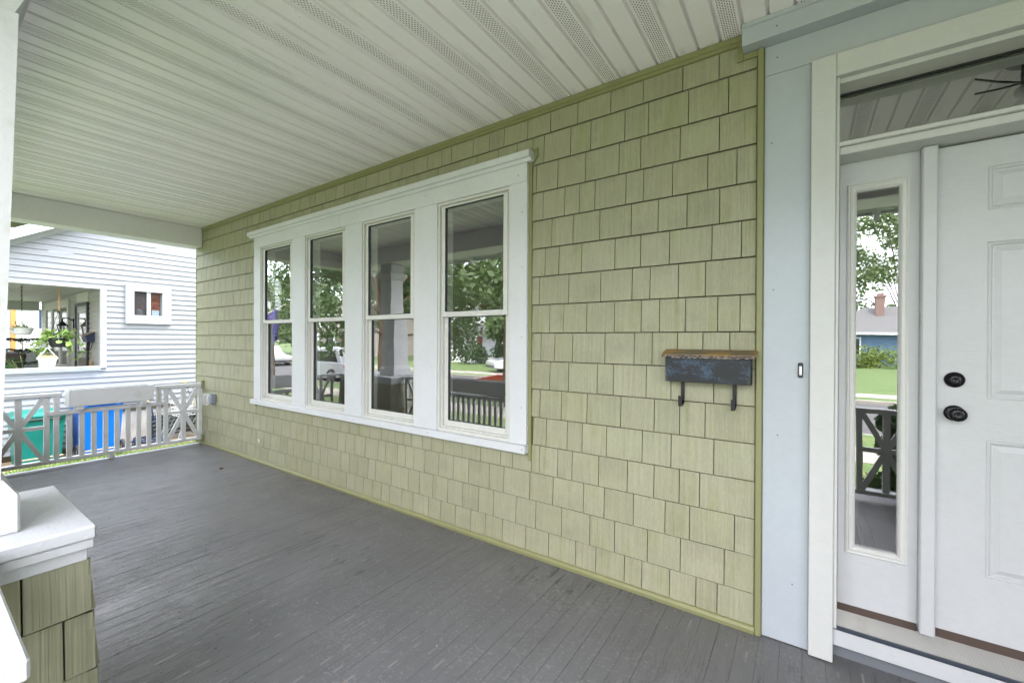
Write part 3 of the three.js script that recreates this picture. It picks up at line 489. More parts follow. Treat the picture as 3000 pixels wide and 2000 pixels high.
function planter(label, pos, turn, L) {
  const P = thing('planter_box', label, 'planter', pos, turn); const d = 0.2;
  obj('front_board', cbox(0, L, 0, 0.181, d / 2 - 0.019, d / 2, 0.003), railW, P); obj('back_board', cbox(0, L, 0, 0.181, -d / 2, -d / 2 + 0.019, 0.003), railW, P);
  obj('end_board', cbox(-0.018, -0.0005, 0, 0.181, -d / 2, d / 2, 0.003), railW, P); obj('end_board', cbox(L + 0.0005, L + 0.018, 0, 0.181, -d / 2, d / 2, 0.003), railW, P);
  obj('base_board', box(0, L, 0.0, 0.016, -d / 2 + 0.02, d / 2 - 0.02), railW, P);
  obj('block', cbox(0.04, 0.1, -0.041, -0.0005, -0.06, d / 2 - 0.012, 0.003), railW, P); obj('block', cbox(L - 0.1, L - 0.04, -0.041, -0.0005, -0.06, d / 2 - 0.012, 0.003), railW, P);
  return P;
}
// end railing runs from the wall (z = 0) to the corner pedestal
railing('white end railing with starburst panels and a lowered middle, facing the neighbouring house', [-6.4, 0, 0.0], -Math.PI / 2, 1.965, { panels: [[0.022, 0.427], [1.395, 1.83]], low: [0.427, 1.395] });
planter('empty white planter box on the lowered middle of the end railing', [-6.38, 0.6465, 1.254], Math.PI / 2, 0.68);
railing('long white front railing with starburst panels between the two shingled pedestals', [-5.04, 0, 2.22], 0, 2.735, { panels: [[0.02, 0.43], [2.305, 2.715]], low: [0.43, 2.305] });
planter('long empty white planter box on the lowered middle of the front railing', [-4.3, 0.6465, 2.2], 0, 1.28);
railing('short white railing stub ending at the top of the porch steps', [-1.662, 0, 2.22], 0, 0.66, { panels: [[0.02, 0.64]] });
railing('white starburst railing on the door side of the steps', [0.53, 0, 2.22], 0, 0.715, { panels: [[0.02, 0.42]] });
tag(obj('railing_bracket', [cbox(-6.449, -6.352, 0.755, 0.83, -0.012, 0.036, 0.003), cbox(-6.36, -6.345, 0.73, 0.83, 0.015, 0.045, 0.002)], greenTrim), 'sage green bracket holding the end railing top rail to the shingles', 'bracket');
tag(obj('railing_bracket', [cbox(-6.452, -6.356, 0.035, 0.055, 0.0, 0.05, 0.003), cbox(-6.358, -6.345, 0.035, 0.13, 0.018, 0.045, 0.002)], greenTrim), 'sage green bracket holding the end railing bottom rail near the floor', 'bracket');
{ // steps
  const S = thing('porch_steps', 'grey wooden steps down from the porch to the front walk', 'steps');
  for (let i = 0; i < 3; i++) { const y = -0.165 * (i + 1); obj('tread', cbox(-0.93, 0.5, y - 0.035, y, ZF + i * 0.28, ZF + 0.3 + i * 0.28, 0.004), greyBoard, S); obj('riser', box(-0.93, 0.5, i === 2 ? -0.65 : y - 0.165, y - 0.036, ZF + 0.27 + i * 0.28, ZF + 0.285 + i * 0.28), railW, S); }
}
{ // roof over the porch and eave
  const Rf = thing('porch_roof', 'shingled porch roof with white eave and exposed rafter tails', 'roof'); const rm = mat([0.06, 0.06, 0.062], 0.9);
  obj('roof_slab', prism([[2.68, 2.93], [2.78, 2.93], [4.55, -0.2], [4.45, -0.2]], 'x', -6.95, 3.1), rm, Rf);
  obj('eave_soffit', prism([[2.665, 2.91], [2.677, 2.91], [2.92, 2.485], [2.905, 2.485]], 'x', -6.9, 3.05), white, Rf);
  obj('fascia', cbox(-6.95, 3.1, 2.64, 2.78, 2.932, 2.95, 0.003), white, Rf);
  obj('gable_fill', prism([[2.85, 0.02], [2.85, 2.47], [4.3, 0.02]], 'x', -6.66, -6.6), white, Rf);
  for (let x = -6.6; x < 3; x += 0.61) obj('rafter_tail', prism([[2.79, 2.49], [2.885, 2.49], [2.655, 2.9], [2.56, 2.86]], 'x', x, x + 0.045), white, Rf);
}
{ // rooms behind the wall
  const I = thing('house', 'house body behind the shingled porch wall with a dim room inside', 'house');
  obj('floor', box(-6.6, 2.6, -0.1, 0.0, -4.6, -0.14), interiorFloor, I); obj('ceiling', box(-6.6, 2.6, 2.72, 2.8, -4.6, -0.14), interior, I);
  obj('back_wall', box(-6.6, 2.6, 0, 2.72, -4.7, -4.6), interior, I); obj('partition', box(-0.16, -0.06, 0, 2.72, -4.6, -0.14), interior, I);
  obj('right_wall', box(2.5, 2.6, 0, 2.72, -4.6, -0.2), interior, I);
  obj('front_wall', [box(-0.06, 0.26, 0, 2.72, -0.2, -0.165), box(1.87, 2.6, 0, 2.9, -0.2, -0.022), box(-0.06, 2.6, 2.516, 2.9, -0.2, -0.165), box(2.14, 2.6, 0, 2.85, -0.02, 0.01)], shingleMats[0], I);
  obj('side_wall', [box(-6.6, -6.5, 0, 1.8, -4.6, -0.14), box(-6.6, -6.5, 2.32, 2.72, -4.6, -0.14), box(-6.6, -6.5, 1.8, 2.32, -4.6, -1.1), box(-6.6, -6.5, 1.8, 2.32, -0.86, -0.14)], interior, I);
  const w = part('side_window', I); obj('frame', [box(-6.59, -6.51, 1.8, 1.83, -1.1, -0.86), box(-6.59, -6.51, 2.29, 2.32, -1.1, -0.86), box(-6.59, -6.51, 1.83, 2.29, -1.1, -1.07), box(-6.59, -6.51, 1.83, 2.29, -0.89, -0.86), box(-6.58, -6.52, 2.04, 2.07, -1.07, -0.89)], vinyl, w);
  obj('pane', faces([[[-6.55, 1.83, -1.07], [-6.55, 1.83, -0.89], [-6.55, 2.29, -0.89], [-6.55, 2.29, -1.07]]]), glass, w);
  obj('upper_storey', box(-6.6, 2.6, 2.9, 5.6, -8, -0.2), mat([0.36, 0.35, 0.22], 0.8), I);
  obj('house_side', box(-6.6, 2.6, -0.65, -0.12, -8, -0.15), mat([0.4, 0.4, 0.38], 0.9), I);
}
{ // unseen wall added past the door to dim it and the floor nearby
  const E = thing('added_end_wall', 'unseen sage shingled wall added past the door to dim the entrance', 'wall'); const r = rng(55);
  obj('wall_sheathing', box(2.64, 2.74, 0, H, 0.02, 2.1), wood, E);
  for (let n = 0; n < 16; n++) { let z = 0.02; while (z < 2.07) { const w = Math.min(rnd(0.1, 0.2, r), 2.09 - z), g = wedge(w - 0.004, Math.min(0.172, H - n * 0.1778 - 0.004), 0.0125, 0.005, [r(), r()]); g.rotateY(-Math.PI / 2); obj('shingle', tr(g, 2.634, n * 0.1778 + 0.003, z), shingleMats[Math.floor(r() * 5)], E); z += w; } }
}
{ // ceiling lantern in front of the door, off
  const L = thing('ceiling_light', 'black spidery ceiling light under the soffit near the door', 'ceiling light', [1.1, H, 0.8]);
  obj('canopy', tr(lathe([[0, -0.02], [0.05, -0.02], [0.065, -0.008], [0.065, -0.001]], 24), 0, 0, 0), blackMetal, L);
  obj('stem', bar([0, -0.02, 0], [0, -0.12, 0], 0.012), blackMetal, L);
  for (let i = 0; i < 6; i++) { const a = i * Math.PI / 3 + 0.3, c = Math.cos(a), s = Math.sin(a); obj('arm', tube([[c * 0.01, -0.11, s * 0.01], [c * 0.1, -0.09, s * 0.1], [c * 0.2, -0.06, s * 0.2]], 0.006, 10, 5), blackMetal, L); }
  obj('bulb', tr(new THREE.SphereGeometry(0.035, 16, 12), 0, -0.16, 0), mat([0.7, 0.7, 0.66], 0.3), L);
}

// ---------- ground ----------
const lawnM = tex(1024, 1024, (u, v, o) => { const a = fbm(u, v, 8, 8, 5, 501), b = fbm(u, v, 120, 120, 3, 505), c = sstep(0.62, 0.75, fbm(u, v, 14, 14, 4, 509)); const k = 0.55 + 0.6 * b + 0.4 * (a - 0.5); o[0] = k * (0.12 + 0.1 * c); o[1] = k * (0.19 + 0.05 * c); o[2] = k * (0.05 + 0.02 * c); }, { srgb: true, repeat: [0.4, 0.4] });
const lawnMat = mat([1, 1, 1], 0.95, { map: lawnM });
const concM = tex(512, 512, (u, v, o) => { const a = fbm(u, v, 8, 8, 5, 521), b = fbm(u, v, 150, 150, 2, 525); const k = 0.8 + 0.3 * (a - 0.5) + 0.25 * (b - 0.5); o[0] = k; o[1] = k * 0.97; o[2] = k * 0.9; }, { srgb: true, repeat: [0.8, 0.8] });
const conc = mat([0.42, 0.4, 0.36], 0.9, { map: concM, bumpMap: concM, bumpScale: 0.002 });
const tanDirt = mat([0.42, 0.32, 0.21], 0.95, { map: concM, bumpMap: concM, bumpScale: 0.004 });
const asphalt = mat([0.13, 0.13, 0.138], 0.9, { map: concM });
const GY = -0.65;
const sheet = (x0, x1, z0, z1, y) => faces([[[x0, y, z1], [x1, y, z1], [x1, y, z0], [x0, y, z0]]]);
struct(obj('ground', sheet(-400, 400, -300, 400, -0.8), lawnMat));
struct(obj('lawn', [box(-70, 70, -0.8, GY, 3.6, 9.4), box(-9.55, -6.6, -0.8, GY, -12, 3.6), box(-6.6, -1.0, -0.8, GY - 0.002, 2.7, 3.6), box(0.6, 60, -0.8, GY - 0.002, 2.7, 3.6), box(-70, -9.55, -0.8, GY, 2.9, 3.6)], lawnMat));
struct(obj('side_path', box(-10.6, -9.55, -0.8, GY - 0.01, -12, 2.9), tanDirt));
struct(obj('far_lawn', box(-90, 90, -0.8, GY, 16.4, 120), lawnMat));
struct(obj('road', sheet(-200, 200, 9.5, 16.3, -0.77), asphalt));
struct(obj('kerb', cbox(-90, 90, -0.8, -0.645, 9.36, 9.5, 0.02), conc)); struct(obj('kerb', cbox(-90, 90, -0.8, -0.645, 16.3, 16.45, 0.02), conc));
struct(obj('sidewalk', box(-70, 70, -0.8, -0.64, 6.6, 7.9), conc)); struct(obj('sidewalk', box(-90, 90, -0.8, -0.64, 17.2, 18.6), conc));
struct(obj('front_walk', box(-0.95, 0.55, -0.8, -0.641, 3.52, 6.6), conc));
struct(obj('driveway', box(7.4, 11.2, -0.8, -0.636, 18.6, 40), asphalt));
function grass(name, n, x0, x1, z0, z1, y, seed, label) {
  const g = faces([[[-0.004, 0, 0], [0.004, 0, 0], [0.001, 1, 0.25], [-0.001, 1, 0.25]]]), im = new THREE.InstancedMesh(g, mat([1, 1, 1], 0.8, { side: THREE.DoubleSide }), n), m = new THREE.Matrix4(), q = new THREE.Quaternion(), e = new THREE.Euler(), r = rng(seed);
  for (let i = 0; i < n; i++) { const h = rnd(0.035, 0.085, r); m.compose(new THREE.Vector3(rnd(x0, x1, r), y - 0.004, rnd(z0, z1, r)), q.setFromEuler(e.set(rnd(-0.5, 0.5, r), r() * 6.3, rnd(-0.5, 0.5, r))), new THREE.Vector3(1.2, h, 0.1)); im.setMatrixAt(i, m); const k = rnd(0.6, 1.3, r), t = r() < 0.12 ? 1 : 0; im.setColorAt(i, lin((0.13 + 0.12 * t) * k, 0.24 * k, 0.045 * k)); }
  im.name = name; im.receiveShadow = im.castShadow = true; im.userData = { kind: 'stuff', label, category: 'grass' }; scene.add(im);
}
grass('grass', 60000, -9.7, -6.5, -2.5, 3.4, GY, 31, 'mown green grass strip between the porch and the neighbouring house');

// ---------- neighbouring house ----------
const XN = -10.59;
const sidM = tex(512, 512, (u, v, o) => { const a = fbm(u, v, 5, 5, 4, 541), b = fbm(u, v, 8, 120, 3, 545), s = sstep(0.62, 0.8, fbm(u, v, 20, 20, 4, 549)); const k = 0.95 + 0.05 * (a - 0.5) + 0.05 * (b - 0.5) - 0.04 * s; o[0] = k; o[1] = k; o[2] = k; }, { srgb: true, repeat: [0.5, 0.5] });
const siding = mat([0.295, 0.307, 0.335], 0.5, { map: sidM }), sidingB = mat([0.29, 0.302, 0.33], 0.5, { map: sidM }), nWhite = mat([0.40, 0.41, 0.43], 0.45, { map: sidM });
const sidingG = mat([0.50, 0.49, 0.46], 0.6, { map: sidM });
{
  const Nh = thing('neighbour_house', 'white clapboard house with a small slider window and an open porch beside the wheelie bins', 'house');
  const w = 0.1016, base = 2.388, r = rng(91);
  const roofZ = y => 1.228 - (y - 3.02) / 0.596;      // z where the rake line is at height y
  for (let j = -29; j < 36; j++) {
    const y0 = base + j * w, y1 = y0 + w; if (y1 < -0.55) continue;
    const yl = Math.max(y0, -0.582);
    let a = y0 < -0.03 ? -0.06 : -7, b = Math.min(2.3, roofZ(y1) - 0.005); if (y0 < -0.03 && y1 > -0.03) a = -0.06;
    if (b <= a) continue;
    let segs = [[a, b]];
    const cut = (c, d) => { segs = segs.flatMap(([s, t]) => d <= s || c >= t ? [[s, t]] : [[s, c], [d, t]].filter(q => q[1] - q[0] > 0.01)); };
    const fill = (c, d, q0, q1) => { if (y1 > q0 && y0 < q1) { cut(c, d); for (const [s, t] of [[y0, Math.min(y1, q0)], [Math.max(y0, q1), y1]]) if (t - s > 0.006) obj('clapboard', prism([[XN - 0.02, s], [XN + 0.0125 - 0.012 * (s - y0) / w, s], [XN + 0.0125 - 0.012 * (t - y0) / w, t], [XN - 0.02, t]], 'z', c + 0.0005, Math.min(d, b) - 0.0005), siding, Nh); } };
    fill(0.086, 2.3, 0.792, 2.32); fill(-0.895, -0.18, 1.672, 2.44);
    const seam = rnd(-2.4, 1.6, rng(Math.floor((j + 60) / 2) * 7 + 3)); segs = segs.flatMap(([s, t]) => seam > s + 0.2 && seam < t - 0.2 ? [[s, seam], [seam + 0.0015, t]] : [[s, t]]);
    segs.forEach(([s, t], i) => obj('clapboard', prism([[XN - 0.02, yl], [XN + 0.012, yl], [XN + 0.014, yl + 0.003], [XN + 0.014 - 0.013 * ((y1 - yl) / w), y1 - 0.005], [XN - 0.02, y1 - 0.005]], 'z', s, t), (i + j) & 1 ? siding : sidingB, Nh));
  }
  obj('wall_core', [box(XN - 0.2, XN - 0.021, -0.02, 5.9, -7, 0.08)].concat([box(XN - 0.2, XN - 0.06, 2.33, 2.9, 0.08, 1.6), box(XN - 0.2, XN - 0.06, -0.58, 0.79, 0.08, 2.3)]).filter((g, i) => i > 0), wood, Nh);
  obj('wall_core', [box(XN - 0.2, XN - 0.06, -0.02, 1.7, -7, 0.08), box(XN - 0.2, XN - 0.06, 2.42, 3.2, -7, 0.08), box(XN - 0.2, XN - 0.06, 1.7, 2.42, -7, -0.88), box(XN - 0.2, XN - 0.06, 1.7, 2.42, -0.2, 0.08)], wood, Nh);
  obj('foundation', box(XN - 0.3, XN - 0.03, -0.8, -0.036, -7, -0.061), mat([0.62, 0.6, 0.58], 0.9, { map: concM }), Nh);
  obj('porch_skirt', box(XN - 0.7, XN - 0.5, -0.8, -0.583, -0.06, 2.3), wood, Nh);
  // roof: rake, soffit, slab
  const rk = (o, t, z0 = 2.75, z1 = -4.5) => { const y = z => 3.034 + 0.596 * (1.228 - z) + o; return [[y(z0), z0], [y(z0) + t, z0], [y(z1) + t, z1], [y(z1), z1]]; };
  const roof = obj('roof', prism(rk(0.02, 0.1), 'x', XN - 7, XN + 0.3), mat([0.07, 0.07, 0.075], 0.9), Nh);
  obj('frieze_board', prism(rk(-0.13, 0.12), 'x', XN + 0.013, XN + 0.022), nWhite, roof); obj('rake_soffit', prism(rk(-0.012, 0.03), 'x', XN + 0.0, XN + 0.28), nWhite, roof); obj('rake_board', prism(rk(-0.05, 0.17), 'x', XN + 0.301, XN + 0.32), mat([0.72, 0.72, 0.7], 0.5), roof);
  // slider window
  const W = part('window', Nh); const f = (z0, z1, y0, y1, x0, x1) => cbox(XN + x0, XN + x1, y0, y1, z0, z1, 0.003);
  obj('window_casing', [f(-0.895, -0.18, 2.302, 2.44, -0.1, 0.035), f(-0.895, -0.18, 1.672, 1.835, -0.1, 0.035), f(-0.895, -0.748, 1.835, 2.302, -0.1, 0.034), f(-0.31, -0.18, 1.835, 2.302, -0.1, 0.034), f(-0.565, -0.502, 1.835, 2.302, -0.1, 0.02), f(-0.9, -0.175, 1.672, 1.682, 0.0351, 0.05)], nWhite, W);
  obj('pane', faces([[[XN - 0.01, 1.835, -0.31], [XN - 0.01, 1.835, -0.502], [XN - 0.01, 2.302, -0.502], [XN - 0.01, 2.302, -0.31]]]), glassN, W);
  obj('insect_screen', box(XN + 0.0, XN + 0.003, 1.835, 2.302, -0.502, -0.31), phys([0.05, 0.05, 0.055], 0.9, { transparent: true, opacity: 0.4 }), W);
  obj('pane', faces([[[XN - 0.01, 1.835, -0.565], [XN - 0.01, 1.835, -0.748], [XN - 0.01, 2.302, -0.748], [XN - 0.01, 2.302, -0.565]]]), glassN, W);
  const bk = [mat([0.30, 0.085, 0.05], 0.9), mat([0.25, 0.07, 0.045], 0.9), mat([0.34, 0.11, 0.06], 0.9)], bw = part('brick_lining', Nh); obj('mortar', box(XN - 0.19, XN - 0.135, 1.68, 2.4, -1.2, -0.2), mat([0.22, 0.13, 0.1], 0.95), bw);
  for (let i = 0; i < 9; i++) for (let k = 0; k < 4; k++) { const z = -0.24 - k * 0.2 - (i % 2) * 0.1; obj('brick', cbox(XN - 0.17, XN - 0.12, 1.7 + i * 0.072, 1.7 + i * 0.072 + 0.062, z - 0.19, z, 0.004), bk[(i * 3 + k * 2) % 3], bw); }
  obj('jar', tr(lathe([[0, 0], [0.05, 0], [0.055, 0.08], [0.04, 0.12], [0, 0.12]], 12), XN - 0.07, 1.836, -0.42), mat([0.3, 0.32, 0.34], 0.4), W); obj('sill_card', box(XN - 0.06, XN - 0.055, 1.836, 1.95, -0.72, -0.6), mat([0.35, 0.45, 0.5], 0.7), W);
  // porch opening trim
  obj('corner_post', cbox(XN - 0.07, XN + 0.03, 0.80, 2.318, 0.087, 0.172, 0.004), nWhite, Nh);
  obj('opening_sill', [cbox(XN - 0.13, XN + 0.06, 0.835, 0.868, 0.152, 2.3, 0.005), cbox(XN - 0.1, XN + 0.03, 0.792, 0.8345, 0.09, 2.3, 0.004)], mat([0.78, 0.8, 0.82], 0.4, { map: sidM }), Nh);
  obj('opening_head', cbox(XN - 0.1, XN + 0.02, 2.292, 2.33, 0.172, 2.3, 0.004), nWhite, Nh);
  // porch inside
  obj('porch_ceiling', box(XN - 6.6, XN - 0.02, 2.36, 2.42, 0.1, 2.6), mat([0.66, 0.65, 0.60], 0.6, { map: sidM }), Nh);
  const ns = 14; for (let i = 0; i < ns; i++) obj('ceiling_board', box(XN - 6.5, XN - 0.1, 2.348, 2.3595, 0.12 + i * 0.17, 0.12 + i * 0.17 + 0.162), mat([0.66, 0.65, 0.60], 0.6, { map: sidM }), Nh);
  obj('porch_floor', box(XN - 6.6, XN - 0.02, -0.02, 0.03, 0.1, 2.6), mat([0.2, 0.2, 0.2], 0.7), Nh);
  obj('porch_end_beam', cbox(XN - 6.5, XN - 6.25, 2.12, 2.36, 0.12, 2.6, 0.004), mat([0.55, 0.57, 0.55], 0.6), Nh);
  obj('porch_end_rail', [box(XN - 6.45, XN - 6.38, 0.95, 1.03, 0.12, 2.6), box(XN - 6.44, XN - 6.39, 0.0, 0.95, 0.12, 2.6)], nWhite, Nh);
  // house front inside the porch (z = 0.1)
  const zw = 0.06; obj('front_wall_core', box(XN - 6.4, XN - 0.1, -0.3, 2.5, -0.1, zw), wood, Nh);
  for (let k = 0; k < 24; k++) { const y0 = k * 0.1016 - 0.02; const segs = y0 < 2.2 ? [[-16.95, -16.35], [-13.55, -12.96], [-11.9, XN - 0.08]] : [[-16.95, XN - 0.08]]; for (const [s, t] of segs) obj('clapboard', prism([[y0, zw - 0.005], [y0, zw + 0.016], [y0 + 0.004, zw + 0.016], [y0 + 0.1016, zw + 0.003], [y0 + 0.1016, zw - 0.005]], 'x', s, t), sidingG, Nh); }
  const dr = part('storm_door', Nh), dm = mat([0.03, 0.032, 0.034], 0.4), sil = mat([0.4, 0.4, 0.38], 0.35, { metalness: 0.5 });
  obj('door_frame', [box(-12.94, -12.88, 0, 2.12, zw, zw + 0.05), box(-11.96, -11.9, 0, 2.12, zw, zw + 0.05), box(-12.88, -11.96, 2.06, 2.12, zw, zw + 0.05), box(-12.88, -12.78, 0, 2.06, zw + 0.01, zw + 0.035), box(-12.06, -11.96, 0, 2.06, zw + 0.01, zw + 0.035)], dm, dr);
  obj('door_rail', [box(-12.78, -12.06, 1.93, 2.06, zw + 0.01, zw + 0.034), box(-12.78, -12.06, 0.98, 1.06, zw + 0.01, zw + 0.034), box(-12.78, -12.06, 0.0, 0.2, zw + 0.01, zw + 0.034), box(-12.78, -12.765, 0.2, 1.93, zw + 0.012, zw + 0.037)], sil, dr);
  obj('pane', faces([[[-12.78, 0.2, zw + 0.02], [-12.06, 0.2, zw + 0.02], [-12.06, 1.93, zw + 0.02], [-12.78, 1.93, zw + 0.02]]]), glass, dr);
  obj('door_head_board', cbox(-12.9, -11.95, 2.14, 2.34, zw, zw + 0.03, 0.003), mat([0.66, 0.65, 0.58], 0.6), dr);
  const wn = part('front_windows', Nh), wf = mat([0.6, 0.6, 0.56], 0.5);
  obj('window_frame', [box(-16.3, -13.6, 2.1, 2.28, zw, zw + 0.04), box(-16.3, -13.6, 0.62, 0.76, zw, zw + 0.05), ...[-16.3, -15.5, -14.6, -13.75].map(x => box(x, x + 0.14, 0.76, 2.1, zw, zw + 0.04))], wf, wn);
  for (const x of [-16.16, -15.36, -14.46]) { obj('pane', faces([[[x, 0.76, zw + 0.02], [x + 0.75, 0.76, zw + 0.02], [x + 0.75, 2.1, zw + 0.02], [x, 2.1, zw + 0.02]]]), glass, wn); obj('blind', box(x, x + 0.72, 1.3, 2.1, zw + 0.004, zw + 0.008), mat([0.35, 0.34, 0.3], 0.8), wn); }
  obj('porch_front_wall', box(XN - 6.5, XN - 0.1, -0.6, 0.8, 2.45, 2.55), nWhite, Nh); for (const x of [XN - 0.25, XN - 3.2, XN - 6.3]) obj('porch_post', box(x - 0.1, x + 0.1, 0.8, 2.36, 2.4, 2.6), nWhite, Nh);
}
{ // neighbour's wall lamp, mailbox
  const L = thing('wall_lantern', 'black carriage lantern on the wall beside the neighbouring storm door', 'lamp', [-13.15, 1.62, 0.09]);
  obj('back_plate', cbox(-0.04, 0.04, -0.02, 0.2, -0.01, 0.015, 0.004), blackMetal, L); obj('arm', tube([[0, 0.15, 0.01], [0, 0.2, 0.08], [0, 0.19, 0.16], [0, 0.13, 0.17]], 0.012, 14, 6), blackMetal, L);
  obj('lamp_roof', tr(lathe([[0, 0.14], [0.03, 0.12], [0.06, 0.07], [0.1, 0.04], [0.09, 0.03], [0, 0.03]], 12), 0, 0, 0.17), blackMetal, L);
  obj('cage', [0, 1, 2, 3].map(i => { const a = i * Math.PI / 2 + 0.5; return bar([Math.cos(a) * 0.085, 0.035, 0.17 + Math.sin(a) * 0.085], [Math.cos(a) * 0.045, -0.15, 0.17 + Math.sin(a) * 0.045], 0.008, 5); }), blackMetal, L);
  obj('lamp_glass', tr(lathe([[0.075, 0.03], [0.038, -0.145], [0, -0.15]], 12), 0, 0, 0.17), clearP, L);
  const M = thing('wall_mailbox', 'small black slant lid mailbox beside the neighbouring storm door', 'mailbox', [-11.62, 1.3, 0.08]);
  obj('box_body', prism([[0, 0], [0, 0.1], [0.12, 0.13], [0.2, 0.0]], 'x', -0.17, 0.17), mat([0.02, 0.03, 0.06], 0.4), M); obj('lid', prism([[0.124, 0.16], [0.132, 0.16], [0.214, -0.005], [0.206, -0.005]], 'x', -0.19, 0.19), mat([0.28, 0.22, 0.16], 0.6), M);
  obj('newspaper_hook', [-0.1, 0.1].map(x => tube([[x, 0.0, 0.02], [x, -0.1, 0.03], [x, -0.16, 0.07], [x, -0.1, 0.11]], 0.008, 12, 5)), blackMetal, M);
  tag(obj('welcome_plaque', [cbox(-11.78, -11.55, 0.83, 0.93, 0.085, 0.1, 0.004), bar([-11.75, 0.93, 0.09], [-11.62, 1.12, 0.09], 0.004), bar([-11.58, 0.93, 0.09], [-11.62, 1.12, 0.09], 0.004)], mat([0.42, 0.28, 0.13], 0.7)), 'small tan wooden plaque hanging under the slant lid mailbox', 'plaque');
}
// leaf: heart-shaped, bent
function leafGeo(l, w) { const p = [[0, 0, 0], [w * 0.5, l * 0.28, -0.06 * l], [w * 0.32, l * 0.68, -0.02 * l], [0, l, -0.22 * l], [-w * 0.32, l * 0.68, -0.02 * l], [-w * 0.5, l * 0.28, -0.06 * l]], c = [0, l * 0.4, 0.07 * l]; const q = []; for (let i = 0; i < 6; i++) q.push([p[i], p[(i + 1) % 6], c]); return faces(q); }
function placeLeaf(out, l, w, pos, yaw, pitch, roll = 0) { const g = leafGeo(l, w); g.rotateZ(roll); g.rotateX(pitch); g.rotateY(yaw); out.push(tr(g, ...pos)); }
const leafMat = (c) => phys(c, 0.5, { transmission: 0.25, thickness: 0, side: THREE.DoubleSide });
const chain = (x, y0, y1, z, s = 0.028) => { const gs = []; let k = 0; for (let y = y0; y < y1; y += s * 1.45, k++) { const g = new THREE.TorusGeometry(s * 0.62, s * 0.16, 5, 10); g.scale(0.62, 1.25, 1); g.rotateY(k % 2 ? Math.PI / 2 + 0.3 : 0.3); gs.push(tr(g, x, y + s, z)); } return gs; };
{ // hanging pothos
  const P = thing('hanging_plant', 'black hanging pot of trailing pothos on an orange chain in the neighbouring porch opening', 'plant', [-10.86, 1.22, 0.66]); const r = rng(17);
  obj('chain', chain(0, 0.66, 1.07, 0, 0.03), mat([0.55, 0.28, 0.06], 0.5), P);
  obj('hanger', [bar([0, 0.66, 0], [0.13, 0.16, 0], 0.004, 4), bar([0, 0.66, 0], [-0.07, 0.16, 0.11], 0.004, 4), bar([0, 0.66, 0], [-0.07, 0.16, -0.11], 0.004, 4), tr(new THREE.SphereGeometry(0.018, 8, 6), 0, 0.63, 0)], blackMetal, P);
  obj('pot', lathe([[0, 0], [0.09, 0], [0.11, 0.03], [0.14, 0.15], [0.15, 0.155], [0.15, 0.17], [0.13, 0.168], [0.12, 0.14], [0, 0.14]], 20), mat([0.012, 0.013, 0.016], 0.45), P);
  const lv = [[], []], st = [];
  for (let i = 0; i < 16; i++) {
    const a = r() * 6.28, c = Math.cos(a), s = Math.sin(a), reach = rnd(0.16, 0.32, r), drop = i % 4 === 0 ? rnd(0.25, 0.42, r) : rnd(0, 0.2, r), pts = [[c * 0.08, 0.15, s * 0.08], [c * reach * 0.6, 0.24 + rnd(-0.04, 0.06, r), s * reach * 0.6], [c * reach, 0.14 - drop * 0.5, s * reach], [c * reach * 1.05, 0.1 - drop, s * reach * 1.05]];
    st.push(tube(pts, 0.004, 10, 4)); const cv = new THREE.CatmullRomCurve3(pts.map(p => new THREE.Vector3(...p)));
    for (let k = 0; k < 9; k++) { const p = cv.getPoint(rnd(0.1, 1, r)), l = rnd(0.075, 0.125, r); placeLeaf(lv[r() < 0.45 ? 1 : 0], l, l * 0.72, [p.x + rnd(-0.02, 0.02, r), p.y, p.z + rnd(-0.02, 0.02, r)], rnd(0, 6.28, r), rnd(0.7, 2.6, r), rnd(-0.5, 0.5, r)); }
  }
  obj('stems', st, mat([0.2, 0.3, 0.08], 0.7), P); obj('foliage', lv[0], leafMat([0.20, 0.36, 0.06]), P); obj('foliage', lv[1], leafMat([0.34, 0.46, 0.13]), P);
}
{ // white hanging basket
  const P = thing('hanging_basket', 'white hanging basket with a pale spider plant on a dark chain', 'plant', [-11.55, 1.44, 1.02]); const r = rng(23);
  obj('chain', chain(0, 0.44, 0.86, 0, 0.028), mat([0.06, 0.045, 0.04], 0.5, { metalness: 0.4 }), P);
  obj('hanger', [0, 1, 2].map(i => bar([0, 0.45, 0], [Math.cos(i * 2.1) * 0.14, 0.11, Math.sin(i * 2.1) * 0.14], 0.003, 4)), mat([0.7, 0.7, 0.7], 0.5), P);
  obj('pot', lathe([[0, 0], [0.1, 0], [0.115, 0.02], [0.145, 0.105], [0.155, 0.108], [0.155, 0.122], [0.14, 0.12], [0.13, 0.1], [0, 0.1]], 22), mat([0.72, 0.72, 0.7], 0.5), P);
  const lv = []; for (let i = 0; i < 44; i++) { const a = r() * 6.28, l = rnd(0.1, 0.2, r); placeLeaf(lv, l, 0.014, [Math.cos(a) * 0.06, 0.11, Math.sin(a) * 0.06], a, rnd(0.5, 1.9, r)); }
  obj('foliage', lv, leafMat([0.30, 0.36, 0.16]), P);
  const Q = thing('hanging_basket', 'small dark brown hanging pot on a thin chain behind the white basket', 'plant', [-12.9, 1.38, 1.3]);
  obj('chain', chain(0, 0.4, 0.92, 0, 0.026), mat([0.06, 0.05, 0.045], 0.5), Q); obj('pot', lathe([[0, 0], [0.11, 0], [0.15, 0.12], [0.16, 0.12], [0.16, 0.135], [0, 0.13]], 18), mat([0.05, 0.03, 0.025], 0.5), Q); obj('hanger', [bar([0, 0.42, 0], [0.14, 0.12, 0], 0.003, 4), bar([0, 0.42, 0], [-0.14, 0.12, 0], 0.003, 4)], blackMetal, Q);
}
